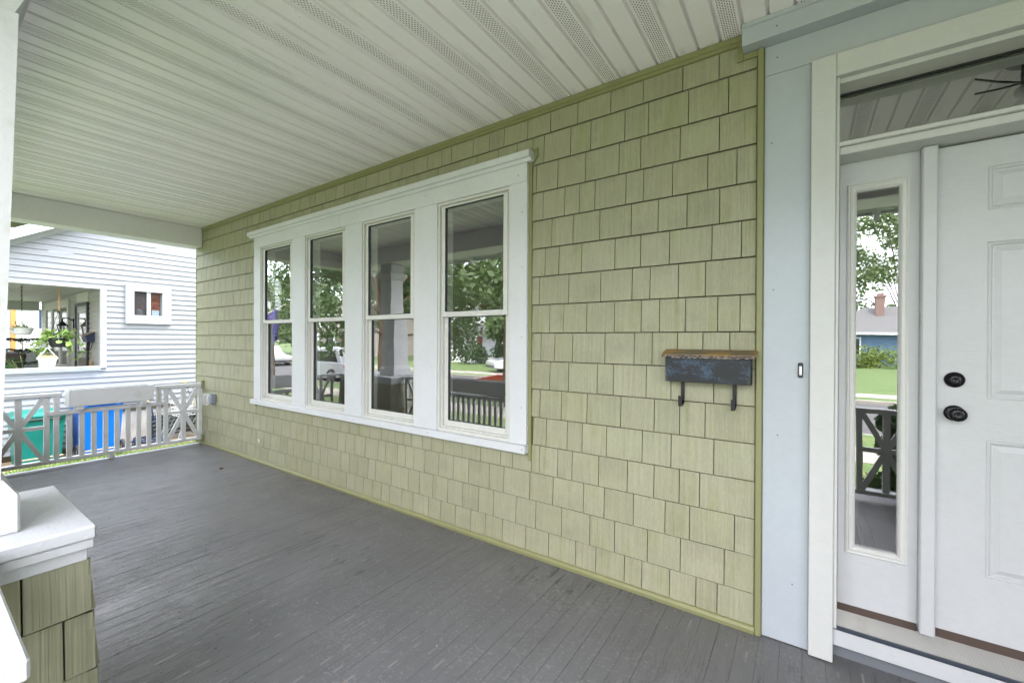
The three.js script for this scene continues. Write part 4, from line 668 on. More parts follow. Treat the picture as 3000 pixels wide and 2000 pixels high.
{ // white pot on the sill
  const P = thing('plant_pot', 'white plastic pot with a bail handle on the neighbouring porch sill', 'pot', [XN - 0.03, 0.8685, 0.83]);
  obj('pot', lathe([[0, 0], [0.085, 0], [0.115, 0.15], [0.13, 0.152], [0.13, 0.172], [0.115, 0.17], [0.105, 0.14], [0, 0.135]], 22), mat([0.74, 0.73, 0.71], 0.45), P);
  obj('handle', tube([[0, 0.16, -0.125], [0, 0.3, -0.03], [0, 0.35, 0.0], [0, 0.3, 0.03], [0, 0.16, 0.125]], 0.006, 16, 5), mat([0.72, 0.72, 0.7], 0.5), P);
  obj('cardboard', box(-0.005, 0.005, 0.12, 0.215, -0.095, 0.09), mat([0.42, 0.28, 0.15], 0.8), P);
}
{ // norfolk pine
  const P = thing('potted_pine', 'dark potted norfolk pine with drooping tiered branches in the neighbouring porch', 'plant', [-12.0, 0.03, 0.95]); const r = rng(29);
  obj('pot', lathe([[0, 0], [0.14, 0], [0.18, 0.3], [0, 0.29]], 18), mat([0.1, 0.05, 0.03], 0.7), P); obj('trunk', bar([0, 0.28, 0], [0.03, 1.38, 0.02], 0.014, 6, 0.006), mat([0.14, 0.07, 0.04], 0.8), P);
  const nd = []; for (const y of [0.62, 0.86, 1.1, 1.3]) for (let k = 0; k < 6; k++) { const a = k * 1.05 + y * 5, l = 0.5 - 0.18 * (y - 0.62), c = Math.cos(a), s = Math.sin(a); nd.push(tube([[0, y, 0], [c * l * 0.6, y + 0.05, s * l * 0.6], [c * l, y - 0.04, s * l]], 0.006, 8, 4)); for (let i = 0; i < 26; i++) { const t = 0.2 + 0.8 * i / 26; placeLeaf(nd, 0.1, 0.016, [c * l * t, y + 0.05 * Math.sin(t * 3), s * l * t], a + (i % 2 ? 1.2 : -1.2) + rnd(-0.3, 0.3, r), rnd(1.7, 2.6, r)); } }
  obj('branches', nd, mat([0.018, 0.035, 0.02], 0.8, { side: THREE.DoubleSide }), P);
  const C = thing('porch_chair', 'dark brown cushioned chair in the neighbouring porch', 'chair', [-12.6, 0.03, 1.4], 0.5); const bm = mat([0.05, 0.033, 0.028], 0.8), gm = mat([0.26, 0.26, 0.24], 0.9);
  obj('seat', cbox(-0.3, 0.3, 0.36, 0.46, -0.28, 0.28, 0.03), gm, C); const bk = cbox(-0.3, 0.3, 0, 0.62, -0.05, 0.05, 0.03); bk.rotateX(-0.25); obj('backrest', tr(bk, 0, 0.44, -0.3), bm, C);
  for (const x of [-0.28, 0.28]) { for (const z of [-0.26, 0.26]) obj('leg', box(x - 0.02, x + 0.02, 0, 0.36, z - 0.02, z + 0.02), bm, C); obj('armrest', cbox(x - 0.03, x + 0.03, 0.62, 0.66, -0.3, 0.28, 0.01), bm, C); }
  const Q = thing('leafy_plant', 'broad leaved green plant standing low behind the neighbouring sill', 'plant', [-11.3, 0.03, 1.0]); const lv = [], st = [];
  for (let i = 0; i < 14; i++) { const a = r() * 6.28, l = rnd(0.1, 0.35, r), h = rnd(0.75, 1.15, r); st.push(tube([[0, 0.25, 0], [Math.cos(a) * l * 0.4, h * 0.7, Math.sin(a) * l * 0.4], [Math.cos(a) * l, h, Math.sin(a) * l]], 0.006, 8, 4)); placeLeaf(lv, rnd(0.14, 0.22, r), 0.13, [Math.cos(a) * l, h, Math.sin(a) * l], a, rnd(0.9, 1.8, r)); }
  obj('pot', lathe([[0, 0], [0.12, 0], [0.16, 0.27], [0, 0.26]], 16), mat([0.3, 0.14, 0.08], 0.7), Q); obj('stems', st, mat([0.2, 0.3, 0.1], 0.7), Q); obj('foliage', lv, leafMat([0.09, 0.22, 0.05]), Q);
}
{ // house beyond the neighbouring porch
  const Nn = thing('white_house', 'white house with wide siding seen beyond the neighbouring porch', 'house'); const x = -21, sm = mat([0.48, 0.485, 0.49], 0.6);
  for (let k = 0; k < 22; k++) { const y0 = -0.6 + k * 0.18; for (const [s, t] of (y0 > 1.1 && y0 < 2.4) ? [[-6, -1.5], [-0.3, 5]] : [[-6, 5]]) obj('clapboard', prism([[x - 0.05, y0], [x + 0.02, y0], [x + 0.004, y0 + 0.18], [x - 0.05, y0 + 0.18]], 'z', s, t), sm, Nn); }
  obj('wall_core', box(x - 6, x - 0.06, -0.7, 3.4, -6, 5), wood, Nn);
  const w = part('window', Nn); obj('window_frame', [box(x, x + 0.03, 1.1, 2.5, -1.5, -1.4), box(x, x + 0.03, 1.1, 2.5, -0.4, -0.28), box(x, x + 0.03, 2.34, 2.5, -1.4, -0.4), box(x, x + 0.03, 1.1, 1.7, -1.4, -0.4)], mat([0.75, 0.75, 0.74], 0.5), w); obj('pane', box(x - 0.04, x + 0.005, 1.7, 2.34, -1.4, -0.4), mat([0.03, 0.06, 0.1], 0.1), w);
  obj('orange_door', cbox(x - 0.03, x + 0.04, -0.4, 2.3, 0.1, 0.22, 0.01), mat([0.5, 0.22, 0.06], 0.6), Nn);
  obj('roof', prism([[3.3, 5.6], [3.4, 5.6], [6.2, -0.5], [3.4, -6.6], [3.3, -6.6], [6.05, -0.5]], 'x', x - 6.4, x + 0.5), mat([0.1, 0.1, 0.1], 0.9), Nn);
}
// ---------- bins, hose and clutter in the side yard ----------
function bin(label, pos, turn, w, h, d, c, wheels) {
  const B = thing('wheelie_bin', label, 'bin', pos, turn); const m = mat(c, 0.38, { bumpMap: paintB, bumpScale: 0.001 }), m2 = mat(c.map(v => v * 0.8), 0.42), lo = 0.8;
  const hull = (a, b, y0, y1, da, db) => { const L = [[-a, y0, da], [a, y0, da], [a, y0, -da], [-a, y0, -da]], T = [[-b, y1, db], [b, y1, db], [b, y1, -db], [-b, y1, -db]], p = []; for (let i = 0; i < 4; i++) { const j = (i + 1) % 4; p.push([L[i], L[j], T[j], T[i]]); } p.push([L[3], L[2], L[1], L[0]], T); return faces(p); };
  obj('bin_body', [hull(w / 2 * lo, w / 2 * 0.95, 0.02, h * 0.84, d / 2 * lo, d / 2 * 0.95), hull(w / 2, w / 2 * 1.02, h * 0.84, h * 0.885, d / 2, d / 2 * 1.02)], m, B);
  obj('lid', [hull(w / 2 * 1.05, w / 2 * 1.05, h * 0.887, h * 0.915, d / 2 * 1.06, d / 2 * 1.06), hull(w / 2 * 1.02, w / 2 * 0.82, h * 0.9151, h * 0.975, d / 2 * 1.03, d / 2 * 0.75), hull(w / 2 * 0.8, w / 2 * 0.6, h * 0.9752, h, d / 2 * 0.72, d / 2 * 0.5)], m2, B);
  obj('handle', [bar([-w * 0.36, h * 0.86, d / 2 + 0.07], [w * 0.36, h * 0.86, d / 2 + 0.07], 0.016, 8), ...[-0.34, 0.34].map(k => cbox(w * k - 0.02, w * k + 0.02, h * 0.82, h * 0.9, d / 2, d / 2 + 0.08, 0.004))], wheels ? m2 : mat([0.02, 0.03, 0.03], 0.5), B);
  if (wheels) for (const s of [-1, 1]) { const wh = part('wheel', B); const g = new THREE.TorusGeometry(0.095, 0.034, 8, 22); g.rotateY(Math.PI / 2); obj('tyre', tr(g, s * (w / 2 - 0.02), 0.13, d / 2 - 0.02), mat([0.03, 0.03, 0.03], 0.8), wh); const k = new THREE.CylinderGeometry(0.07, 0.07, 0.03, 16); k.rotateZ(Math.PI / 2); obj('hub', tr(k, s * (w / 2 - 0.02), 0.13, d / 2 - 0.02), mat([0.25, 0.25, 0.26], 0.5), wh); }
  obj('axle', bar([-w / 2 + 0.04, 0.13, d / 2 - 0.02], [w / 2 - 0.04, 0.13, d / 2 - 0.02], 0.012, 8), mat([0.4, 0.33, 0.22], 0.5, { metalness: 0.4 }), B);
  return B;
}
const faceX = Math.PI / 2;
bin('teal green wheelie bin against the white clapboards', [-10.12, GY - 0.01, 1.02], faceX, 0.6, 0.88, 0.58, [0.006, 0.17, 0.148], false);
bin('bright blue wheelie bin with its wheels towards the porch', [-10.1, GY - 0.01, 0.31], faceX, 0.6, 1.08, 0.62, [0.0, 0.14, 0.62], true);
{
  const r = rng(41), hs = []; for (let i = 0; i < 7; i++) { const pts = []; const R0 = rnd(0.17, 0.27, r), ph = r() * 6; for (let k = 0; k < 14; k++) { const a = k / 14 * 6.283; pts.push([-10.12 + Math.cos(a) * R0 * 0.8 + rnd(-0.02, 0.02, r), GY + 0.005 + i * 0.024 + 0.012 * Math.sin(a * 2 + ph), -0.45 + Math.sin(a) * R0 * 1.25]); } hs.push(tube(pts, 0.012, 48, 6, true)); }
  const hm = mat([0.012, 0.03, 0.07], 0.4); const hz = thing('garden_hose', 'dark blue garden hose coiled on the ground below a wall tap', 'hose');
  obj('hose_coil', hs, hm, hz); obj('hose_riser', tube([[-10.5, 0.12, -0.5], [-10.46, 0.1, -0.52], [-10.43, -0.1, -0.56], [-10.4, -0.4, -0.6], [-10.35, -0.6, -0.58], [-10.2, -0.63, -0.5]], 0.014, 30, 6), hm, hz); obj('tap', [tr(new THREE.SphereGeometry(0.03, 10, 8), -10.53, 0.13, -0.5), bar([-10.58, 0.13, -0.5], [-10.5, 0.13, -0.5], 0.015)], mat([0.5, 0.35, 0.12], 0.35, { metalness: 0.8 }), hz);
  // folded metal rack
  const k = thing('metal_rack', 'folded grey metal rack leaning against the white foundation', 'rack', [-10.28, GY - 0.01, -0.95]); const mm = mat([0.13, 0.15, 0.15], 0.4, { metalness: 0.6 });
  for (let i = 0; i < 7; i++) obj('rack_tube', bar([0.1 - i * 0.05, 0.12 + i * 0.07, 0.42], [0.06 - i * 0.04, 0.3 + i * 0.06, -0.5 + 0.03 * i], 0.009), mm, k);
  for (const z of [0.4, 0.1, -0.2]) obj('rack_leg', bar([0.2, 0.0, z], [-0.22, 0.62, z - 0.3], 0.011), mm, k);
  const sc = []; for (let i = 0; i < 9; i++) sc.push(bar([0.12, 0.2 + 0.02 * i, 0.3 - i * 0.08], [0.0, 0.5, 0.15 - i * 0.08], 0.006, 5)); obj('rack_braces', sc, mm, k);
  obj('rack_tray', tr(cbox(-0.02, 0.02, 0.08, 0.5, -0.62, 0.42, 0.006), -0.18, 0.02, 0), mat([0.03, 0.032, 0.03], 0.7), k);
  // bicycle-like black frame
  const b = thing('bicycle', 'dark bicycle leaning by the corner of the white house', 'bicycle', [-10.2, GY - 0.01, -1.72]); const tm = mat([0.02, 0.02, 0.022], 0.5);
  for (const z of [0.34, -0.62]) { const wh = part('wheel', b); const t = new THREE.TorusGeometry(0.3, 0.018, 6, 36); t.rotateY(Math.PI / 2); obj('tyre', tr(t, 0, 0.318, z), tm, wh); const sp = []; for (let i = 0; i < 14; i++) { const a = i * 0.449; sp.push(bar([0, 0.318, z], [0, 0.318 + Math.cos(a) * 0.29, z + Math.sin(a) * 0.29], 0.002, 3)); } obj('spokes', sp, chrome, wh); }
  obj('frame', [bar([0, 0.318, -0.62], [0, 0.3, -0.2], 0.014), bar([0, 0.3, -0.2], [0, 0.78, -0.3], 0.016), bar([0, 0.72, -0.28], [0, 0.74, 0.2], 0.016), bar([0, 0.3, -0.2], [0, 0.68, 0.22], 0.017), bar([0, 0.9, 0.17], [0, 0.318, 0.34], 0.015), bar([0, 0.72, -0.28], [0, 0.318, -0.62], 0.011)], mat([0.05, 0.05, 0.055], 0.35, { metalness: 0.5 }), b);
  obj('handlebar', tube([[-0.24, 0.92, 0.08], [-0.1, 0.95, 0.18], [0.1, 0.95, 0.18], [0.24, 0.92, 0.08]], 0.014, 16, 6), tm, b); const sd = cbox(-0.06, 0.06, 0.78, 0.83, -0.44, -0.18, 0.02); obj('saddle', sd, tm, b);
  obj('chainring', (() => { const g = new THREE.TorusGeometry(0.085, 0.012, 5, 20); g.rotateY(Math.PI / 2); return tr(g, 0.03, 0.3, -0.2); })(), chrome, b);
  // wire basket
  const wbk = thing('wire_basket', 'white wire basket standing on the rack by the white house', 'basket', [-10.15, GY + 0.5, -1.02]); const wr = []; for (let i = 0; i < 9; i++) { wr.push(bar([0.12, 0.0, -0.2 + i * 0.05], [0.14, 0.24, -0.22 + i * 0.055], 0.003, 4)); wr.push(bar([-0.12, 0.0, -0.2 + i * 0.05], [-0.14, 0.24, -0.22 + i * 0.055], 0.003, 4)); } for (const y of [0.0, 0.08, 0.16, 0.24]) { const e = 0.12 + y * 0.08, f = 0.2 + y * 0.1; wr.push(bar([e, y, -f], [e, y, f], 0.004, 4), bar([-e, y, -f], [-e, y, f], 0.004, 4), bar([-e, y, f], [e, y, f], 0.004, 4), bar([-e, y, -f], [e, y, -f], 0.004, 4)); } obj('wires', wr, mat([0.7, 0.7, 0.7], 0.4), wbk);
  // flowering shrub
  const sh = thing('flowering_shrub', 'scrubby shrub with yellow flowers beside the bicycle', 'shrub', [-10.35, GY - 0.01, -1.45]); const lv = [], fl = [], tw = [];
  for (let i = 0; i < 30; i++) { const a = r() * 6.28, q = rnd(0.05, 0.4, r), h = rnd(0.5, 1.15, r), x = Math.cos(a) * q * 0.5, z = Math.sin(a) * q; tw.push(bar([0, 0, 0], [x, h, z], 0.005, 4)); for (let j = 0; j < 8; j++) { const t = rnd(0.4, 1, r); placeLeaf(lv, 0.07, 0.03, [x * t, h * t, z * t], r() * 6.28, rnd(0.6, 2.2, r)); } if (i % 3 === 0) fl.push(tr(new THREE.IcosahedronGeometry(0.03, 0), x, h, z)); }
  obj('twigs', tw, mat([0.06, 0.05, 0.04], 0.8), sh); obj('foliage', lv, mat([0.06, 0.1, 0.03], 0.8, { side: THREE.DoubleSide }), sh); obj('flowers', fl, mat([0.6, 0.45, 0.04], 0.6), sh);
  // iris-like grass clump by the porch
  const ic = thing('grass_clump', 'broad bladed green clump growing by the porch edge below the end railing', 'plant', [-7.0, GY, 1.0]); const bl = []; for (let i = 0; i < 16; i++) placeLeaf(bl, rnd(0.2, 0.4, r), 0.03, [rnd(-0.05, 0.05, r), 0, rnd(-0.05, 0.05, r)], r() * 6.28, rnd(0.05, 0.5, r)); obj('blades', bl, leafMat([0.14, 0.3, 0.05]), ic);
}

// ---------- street, mirrored in the panes ----------
function leafCloud(n, blobs, size, seed, shape) {
  const r = rng(seed), P = new Float32Array(n * 18), N = new Float32Array(n * 18), U = new Float32Array(n * 12), a = new THREE.Vector3(), b = new THREE.Vector3(), c = new THREE.Vector3(), nn = new THREE.Vector3();
  for (let i = 0; i < n; i++) {
    const q = blobs[Math.floor(r() * blobs.length)]; let x, y, z; do { x = r() * 2 - 1; y = r() * 2 - 1; z = r() * 2 - 1; } while (x * x + y * y + z * z > 1); const k = 0.55 + 0.45 * Math.sqrt(x * x + y * y + z * z); c.set(q[0] + x * q[3] * k, q[1] + y * (q[4] ?? q[3]) * k, q[2] + z * q[3] * k);
    a.set(r() - 0.5, r() - 0.5, r() - 0.5).normalize(); b.set(r() - 0.5, r() - 0.5, r() - 0.5).cross(a).normalize(); const s = size * (0.6 + 0.8 * r()); nn.crossVectors(b, a); a.multiplyScalar(s * 0.5); b.multiplyScalar(s * 0.28);
    const v = [c.clone().sub(a), c.clone().add(b), c.clone().add(a), c.clone().sub(a), c.clone().add(a), c.clone().sub(b)];
    v.forEach((p, j) => { P.set([p.x, p.y, p.z], i * 18 + j * 3); N.set([nn.x, nn.y, nn.z], i * 18 + j * 3); });
  }
  const g = new THREE.BufferGeometry(); g.setAttribute('position', new THREE.BufferAttribute(P, 3)); g.setAttribute('normal', new THREE.BufferAttribute(N, 3)); g.setAttribute('uv', new THREE.BufferAttribute(U, 2)); return g;
}
const barkM = mat([0.16, 0.11, 0.07], 0.95, { bumpMap: shBump, bumpScale: 0.02 });
const lvM = [[0.13, 0.2, 0.06], [0.11, 0.18, 0.055], [0.15, 0.22, 0.07]].map(c => phys(c, 0.7, { transmission: 0.4, thickness: 0, side: THREE.DoubleSide }));
function tree(label, [x, y, z], { h = 9, r0 = 0.22, clear = 2.2, rad = 3.6, n = 6000, size = 0.26, m = 0, seed = 1, group }) {
  const T = thing('tree', label, 'tree', [x, y, z], 0, group), r = rng(seed), bl = [], br = [bar([0, -0.1, 0], [0.06, clear + 1.2, 0.03], r0, 9, r0 * 0.72)];
  for (let i = 0; i < 16; i++) { const a = i * 2.4 + r(), t = r(), q = rad * (0.25 + 0.6 * Math.sqrt(r())), yy = clear + 0.5 + (h - clear - 0.8) * t, sc = Math.sqrt(Math.max(0.15, 1 - Math.pow((t - 0.4) / 0.75, 2))); const p = [Math.cos(a) * q * sc, yy, Math.sin(a) * q * sc]; br.push(tube([[0.04, clear + 0.3 + (yy - clear) * 0.25, 0.02], [p[0] * 0.5, yy * 0.92, p[2] * 0.5], p], r0 * 0.22, 8, 5)); bl.push([...p, rad * rnd(0.28, 0.42, r), rad * rnd(0.2, 0.3, r)]); }
  obj('trunk', br, barkM, T); obj('crown', leafCloud(n, bl, size, seed + 5), lvM[m], T); return T;
}
tree('broad leafy street tree with the thickest trunk, on the near verge', [-13.5, GY, 8.5], { h: 8.5, r0: 0.24, clear: 1.7, rad: 4.6, n: 30000, size: 0.17, m: 1, seed: 3 });
tree('leafy street tree on the near verge beside the red car', [-7.4, GY, 8.4], { h: 8, r0: 0.18, clear: 2.7, rad: 3.9, n: 26000, size: 0.17, m: 0, seed: 8 });
tree('slender young street tree on the near verge past the silver car', [-22.5, GY, 8.7], { h: 5.2, r0: 0.08, clear: 1.6, rad: 1.6, n: 2600, size: 0.2, m: 2, seed: 12 });
[[-33, 24, 11, 5.5, 0], [-40, 38, 13, 6, 1], [-17, 24.5, 8, 3.6, 0], [-30, 44, 14, 6.5, 2], [-12, 42, 12, 5.5, 1], [0, 54, 13, 6, 0], [9, 58, 15, 6.5, 2], [17, 52, 12, 5.5, 1], [-58, 30, 12, 6, 1], [-52, 48, 14, 7, 0]].forEach(([x, z, h, rad, m], i) => tree('leafy tree among the houses across the street', [x, GY, z], { h, r0: 0.25, clear: 2.2, rad, n: 9000, size: 0.42, m, seed: 40 + i, group: 'trees across the street' }));
function shrub(label, [x, y, z], rx, ry, n, size, c, seed, cone) {
  const S = thing('shrub', label, 'shrub', [x, y, z]), r = rng(seed), bl = []; for (let i = 0; i < 14; i++) { const t = i / 14; const q = cone ? rx * (1 - t) * 0.8 : rx * 0.55; bl.push([rnd(-q, q, r), ry * (0.15 + 0.75 * (cone ? t : r())), rnd(-q, q, r), rx * (cone ? 0.5 * (1 - t * 0.7) : 0.5)]); }
  obj('stem', bar([0, -0.05, 0], [0, ry * 0.5, 0], 0.03), barkM, S); obj('foliage', leafCloud(n, bl, size, seed), phys(c, 0.7, { transmission: 0.25, thickness: 0, side: THREE.DoubleSide }), S);
}
shrub('dark evergreen shrub growing just beyond the railing on the door side', [0.9, GY, 3.0], 0.46, 1.55, 6000, 0.07, [0.08, 0.15, 0.04], 61, true);
[[-19.5, 25.4, 1.3, 1.5], [-22.5, 25.2, 1.4, 1.7], [-41, 24.5, 1.6, 1.6], [-37.6, 24.3, 1.5, 1.5], [2.2, 39.5, 1.5, 1.3], [4.9, 39.6, 1.6, 1.2], [7.4, 41, 1.2, 1.1]].forEach(([x, z, a, b], i) => shrub(['rounded green foundation shrub by the white porch house', 'rounded green foundation shrub by the white porch house', 'round hedge shrub by the beige house', 'round hedge shrub by the beige house', 'yellow green hedge shrub below the blue house', 'yellow green hedge shrub below the blue house', 'yellow green hedge shrub below the blue house'][i], [x, GY, z], a, b, 1500, 0.22, i > 3 ? [0.18, 0.24, 0.03] : [0.06, 0.12, 0.03], 70 + i));
for (const o of scene.children) if (o.name.startsWith('shrub') && o.userData.label.includes('shrub b')) o.userData.group = o.userData.label.includes('blue') ? 'hedge below the blue house' : o.userData.label.includes('beige') ? 'hedge by the beige house' : 'shrubs by the white porch house';

function car(label, [x, y, z], turn, { L = 4.4, W = 1.82, Hh = 1.6, c, suv = true, tail = true }) {
  const C = thing('parked_car', label, 'car', [x, y, z], turn); const pm = phys(c, 0.3, { metalness: 0.3, clearcoat: 1, clearcoatRoughness: 0.06 }), gl = mat([0.015, 0.017, 0.02], 0.06), tm = mat([0.02, 0.02, 0.02], 0.8);
  const h = L / 2, b = Hh * 0.58, ext = (pts, w, bev) => { const s = new THREE.Shape(pts.map(p => new THREE.Vector2(...p))); const g = new THREE.ExtrudeGeometry(s, { depth: w - bev * 2, bevelThickness: bev, bevelSize: bev * 0.6, bevelSegments: 2, curveSegments: 6 }); return tr(g, 0, 0, -w / 2 + bev); };
  obj('body', [ext([[-h, 0.35], [-h + 0.04, 0.78], [-h + 0.12, b], [h * 0.45, b + 0.02], [h * 0.88, b - 0.16], [h, 0.62], [h - 0.03, 0.32], [h * 0.4, 0.24], [-h * 0.5, 0.24]], W, 0.1)], pm, C);
  const rear = suv ? -h + 0.2 : -h * 0.62, rtop = suv ? -h + 0.5 : -h * 0.3;
  obj('cabin', ext([[rear, b - 0.02], [rtop, Hh - 0.06], [rtop + 0.2, Hh], [h * 0.02, Hh - 0.02], [h * 0.48, b - 0.02]], W - 0.2, 0.16), pm, C);
  obj('side_window', ext([[rear + 0.28, b + 0.04], [rtop + 0.22, Hh - 0.12], [h * 0.0, Hh - 0.13], [h * 0.36, b + 0.04]], W - 0.17, 0.15), gl, C);
  const sl = (x0, y0, x1, y1, w0, w1, e) => faces([[[x0 - e, y0, w0], [x0 - e, y0, -w0], [x1 - e, y1, -w1], [x1 - e, y1, w1]]]);
  obj('rear_window', prism([[rear - 0.03, b + 0.06], [rtop - 0.075, Hh - 0.14], [rtop - 0.03, Hh - 0.14], [rear + 0.05, b + 0.06]], 'z', -W * 0.36, W * 0.36), gl, C);
  obj('windscreen', prism([[h * 0.46, b + 0.04], [h * 0.06, Hh - 0.08], [h * 0.02, Hh - 0.1], [h * 0.38, b + 0.02]], 'z', -W * 0.37, W * 0.37), gl, C);
  for (const s of [-1, 1]) { obj('tail_light', cbox(-h - 0.075, -h + 0.1, b - 0.2, b - 0.08, s > 0 ? W * 0.22 : -W * 0.46, s > 0 ? W * 0.46 : -W * 0.22, 0.02), mat([0.45, 0.01, 0.01], 0.2), C); obj('headlight', cbox(h - 0.22, h + 0.04, 0.6, 0.72, s > 0 ? W * 0.26 : -W * 0.45, s > 0 ? W * 0.45 : -W * 0.26, 0.02), mat([0.7, 0.72, 0.74], 0.15), C); }
  obj('light_bar', box(-h - 0.07, -h, b - 0.15, b - 0.11, -W * 0.22, W * 0.22), mat([0.4, 0.01, 0.01], 0.25), C);
  obj('bumper', [cbox(-h - 0.09, -h + 0.1, 0.32, 0.5, -W * 0.46, W * 0.46, 0.03), cbox(h - 0.1, h + 0.07, 0.3, 0.46, -W * 0.46, W * 0.46, 0.03)], mat([0.05, 0.05, 0.052], 0.6), C);
  obj('number_plate', box(-h - 0.085, -h, 0.62, 0.74, -0.16, 0.16), mat([0.75, 0.76, 0.78], 0.4), C);
  for (const wx of [-h * 0.6, h * 0.6]) for (const s of [-1, 1]) { const w = part('wheel', C), t = new THREE.CylinderGeometry(0.34, 0.34, 0.22, 22); t.rotateX(Math.PI / 2); obj('tyre', tr(t, wx, 0.34, s * (W / 2 - 0.1)), tm, w); const m = new THREE.CylinderGeometry(0.22, 0.22, 0.02, 16); m.rotateX(Math.PI / 2); obj('rim', tr(m, wx, 0.34, s * (W / 2 + 0.012)), chrome, w); }
  return C;
}
car('silver crossover parked by the near kerb with its red tail lights showing', [-20.4, -0.77, 10.75], Math.PI, { L: 4.5, W: 1.86, Hh: 1.66, c: [0.42, 0.44, 0.48] });
car('orange red car parked by the near kerb', [-7.9, -0.77, 10.8], Math.PI, { L: 4.2, W: 1.76, Hh: 1.45, c: [0.55, 0.06, 0.02], suv: false });
car('pale silver car in the drive of the white porch house', [-14.6, -0.65, 20.5], 2.2, { L: 4.4, W: 1.8, Hh: 1.5, c: [0.6, 0.62, 0.64] });
car('white car parked far along the street', [-36.5, -0.77, 15.2], 0, { L: 4.6, W: 1.8, Hh: 1.5, c: [0.72, 0.72, 0.72], suv: false });

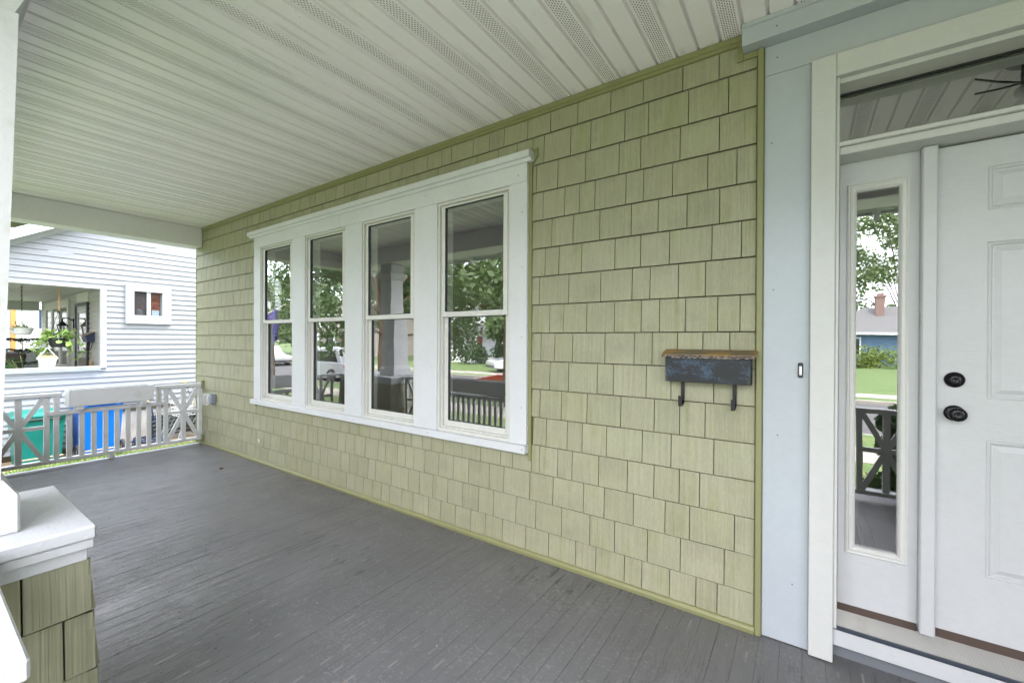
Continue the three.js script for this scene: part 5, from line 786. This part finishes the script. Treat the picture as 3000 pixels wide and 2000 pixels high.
function house(name, label, [x, y, z], { w = 9, d = 8, eave = 3, ridge = 5.6, c, roofc = [0.1, 0.1, 0.1], hip = false, porch = false, chim }) {
  const B = thing(name, label, 'house', [x, y, z]), wm = mat(c, 0.8), tw = mat([0.76, 0.76, 0.74], 0.6), gl = mat([0.02, 0.025, 0.03], 0.08);
  const n = Math.floor(eave / 0.2); for (let i = 0; i < n; i++) obj('clapboard', prism([[i * 0.2, 0], [i * 0.2, -0.02], [i * 0.2 + 0.2, -0.004], [i * 0.2 + 0.2, 0]], 'x', -w / 2, w / 2), wm, B);
  obj('wall', box(-w / 2, w / 2, 0, eave, 0.001, d), wm, B);
  const o = 0.5; if (hip) { const a = [-w / 2 - o, eave, -o], b = [w / 2 + o, eave, -o], e = [w / 2 + o, eave, d + o], f = [-w / 2 - o, eave, d + o], r1 = [-w / 2 + d / 2, ridge, d / 2], r2 = [w / 2 - d / 2, ridge, d / 2]; obj('roof', faces([[b, a, r1, r2], [e, b, r2], [f, e, r2, r1], [a, f, r1], [a, b, e, f]]), mat(roofc, 0.95), B); }
  else obj('roof', prism([[eave - 0.02, -o], [eave + 0.12, -o], [ridge + 0.12, d / 2], [eave + 0.12, d + o], [eave - 0.02, d + o], [ridge - 0.05, d / 2]], 'x', -w / 2 - o, w / 2 + o), mat(roofc, 0.95), B);
  obj('fascia', box(-w / 2 - o - 0.02, w / 2 + o + 0.02, eave - 0.12, eave + 0.08, -o - 0.06, -o - 0.005), tw, B);
  const win = (wx, wy, ww, wh) => { const q = part('window', B); obj('window_frame', [box(wx - ww / 2 - 0.1, wx + ww / 2 + 0.1, wy, wy + 0.1, -0.06, -0.021), box(wx - ww / 2 - 0.1, wx + ww / 2 + 0.1, wy + wh - 0.1, wy + wh, -0.06, -0.021), box(wx - ww / 2 - 0.1, wx - ww / 2, wy + 0.1, wy + wh - 0.1, -0.06, -0.021), box(wx + ww / 2, wx + ww / 2 + 0.1, wy + 0.1, wy + wh - 0.1, -0.06, -0.021), box(wx - 0.03, wx + 0.03, wy + 0.1, wy + wh - 0.1, -0.05, -0.021)], tw, q); obj('pane', box(wx - ww / 2, wx + ww / 2, wy + 0.1, wy + wh - 0.1, -0.03, -0.02), gl, q); };
  win(-w * 0.3, 0.9, 1.3, Math.min(1.5, eave - 1.2)); win(w * 0.3, 0.9, 1.3, Math.min(1.5, eave - 1.2)); if (eave > 4.5) { win(-w * 0.25, 3.3, 1, 1.4); win(w * 0.25, 3.3, 1, 1.4); }
  obj('door', cbox(-0.48, 0.48, 0.3, 2.35, -0.05, -0.021, 0.01), mat(porch ? [0.3, 0.03, 0.02] : [0.2, 0.2, 0.22], 0.5), B);
  if (porch) {
    obj('porch_deck', box(-w / 2, w / 2, 0, 0.45, -2.2, -0.021), tw, B); obj('porch_roof', prism([[2.75, -2.6], [2.85, -2.6], [3.5, -0.021], [3.4, -0.021]], 'x', -w / 2 - 0.3, w / 2 + 0.3), mat(roofc, 0.95), B);
    for (const k of [-0.48, -0.16, 0.16, 0.48]) obj('porch_post', cbox(w * k - 0.1, w * k + 0.1, 0.4505, 2.8, -2.15, -1.95, 0.01), tw, B);
    obj('porch_rail', [box(-w / 2, w * 0.16, 1.25, 1.32, -2.1, -2.0), ...Array.from({ length: 34 }, (_, i) => box(-w / 2 + 0.1 + i * 0.17, -w / 2 + 0.15 + i * 0.17, 0.46, 1.25, -2.08, -2.03))], tw, B);
    for (let i = 0; i < 3; i++) obj('step', box(w * 0.18, w * 0.42, 0, 0.4 - i * 0.13, -2.5 - i * 0.3, -2.201 - i * 0.3), tw, B);
    for (const k of [0.18, 0.42]) obj('stair_rail', [bar([w * k, 1.3, -2.1], [w * k, 0.9, -3.1], 0.04, 5), ...[0, 1, 2, 3, 4].map(i => bar([w * k, 0.3 - i * 0.05, -2.2 - i * 0.2], [w * k, 1.25 - i * 0.08, -2.2 - i * 0.2], 0.02, 4))], tw, B);
  }
  if (chim) obj('chimney', [cbox(chim - 0.32, chim + 0.32, eave, ridge + 0.75, d / 2 - 1.6, d / 2 - 0.9, 0.02), cbox(chim - 0.38, chim + 0.38, ridge + 0.75, ridge + 0.9, d / 2 - 1.66, d / 2 - 0.84, 0.02), cbox(chim - 0.2, chim + 0.2, ridge + 0.9, ridge + 1.1, d / 2 - 1.5, d / 2 - 1.0, 0.02)], mat([0.26, 0.17, 0.14], 0.95), B);
  return B;
}
house('porch_house', 'white house across the street with a railed porch and front stairs', [-25.2, GY, 29], { w: 9, eave: 5.2, ridge: 8, c: [0.72, 0.73, 0.74], porch: true });
house('beige_house', 'beige house across the street with a small front porch and red door', [-46, GY, 28.5], { w: 9, eave: 5, ridge: 7.6, c: [0.5, 0.42, 0.4], porch: true, roofc: [0.16, 0.13, 0.12] });
house('blue_house', 'low blue house across the street with a grey hip roof and brick chimney', [7.4, GY - 0.05, 43.5], { w: 13, eave: 2.75, ridge: 5.2, c: [0.12, 0.2, 0.3], hip: true, roofc: [0.17, 0.165, 0.16], chim: -1.6 });
house('grey_house', 'grey two storey house across the street beyond the lawn', [-8, GY, 31], { w: 9, eave: 5.1, ridge: 7.8, c: [0.45, 0.47, 0.47] });
{ // flag on the neighbouring porch
  const F = thing('flag', 'purple blue flag with white specks hanging from a pole on the neighbouring porch', 'flag', [-10.75, 1.95, 2.6]); const g = new THREE.PlaneGeometry(0.36, 0.85, 10, 12), p = g.attributes.position;
  for (let i = 0; i < p.count; i++) { const u = p.getX(i) / 0.36 + 0.5, v = 0.5 - p.getY(i) / 0.85; p.setXYZ(i, 0.05 * Math.sin(u * 11 + v * 2) * (0.4 + v), -0.85 * v + 0.25 * u, 0.22 + 0.36 * u * (1 - 0.35 * v)); } g.computeVertexNormals();
  const ft = tex(256, 256, (u, v, o) => { const fx = (u * 7) % 1 - 0.5, fy = (v * 9) % 1 - 0.5, s = fx * fx + fy * fy < 0.03 ? 1 : 0; o[0] = 0.08 + 0.6 * s; o[1] = 0.06 + 0.6 * s; o[2] = 0.32 + 0.4 * s; }, { srgb: true });
  obj('flag_cloth', g, phys([1, 1, 1], 0.8, { map: ft, side: THREE.DoubleSide, transmission: 0.2, thickness: 0 }), F); obj('flag_pole', bar([0, -0.12, 0], [0, 0.32, 0.75], 0.012), mat([0.5, 0.45, 0.35], 0.5), F);
}
renderer.render(scene, camera);
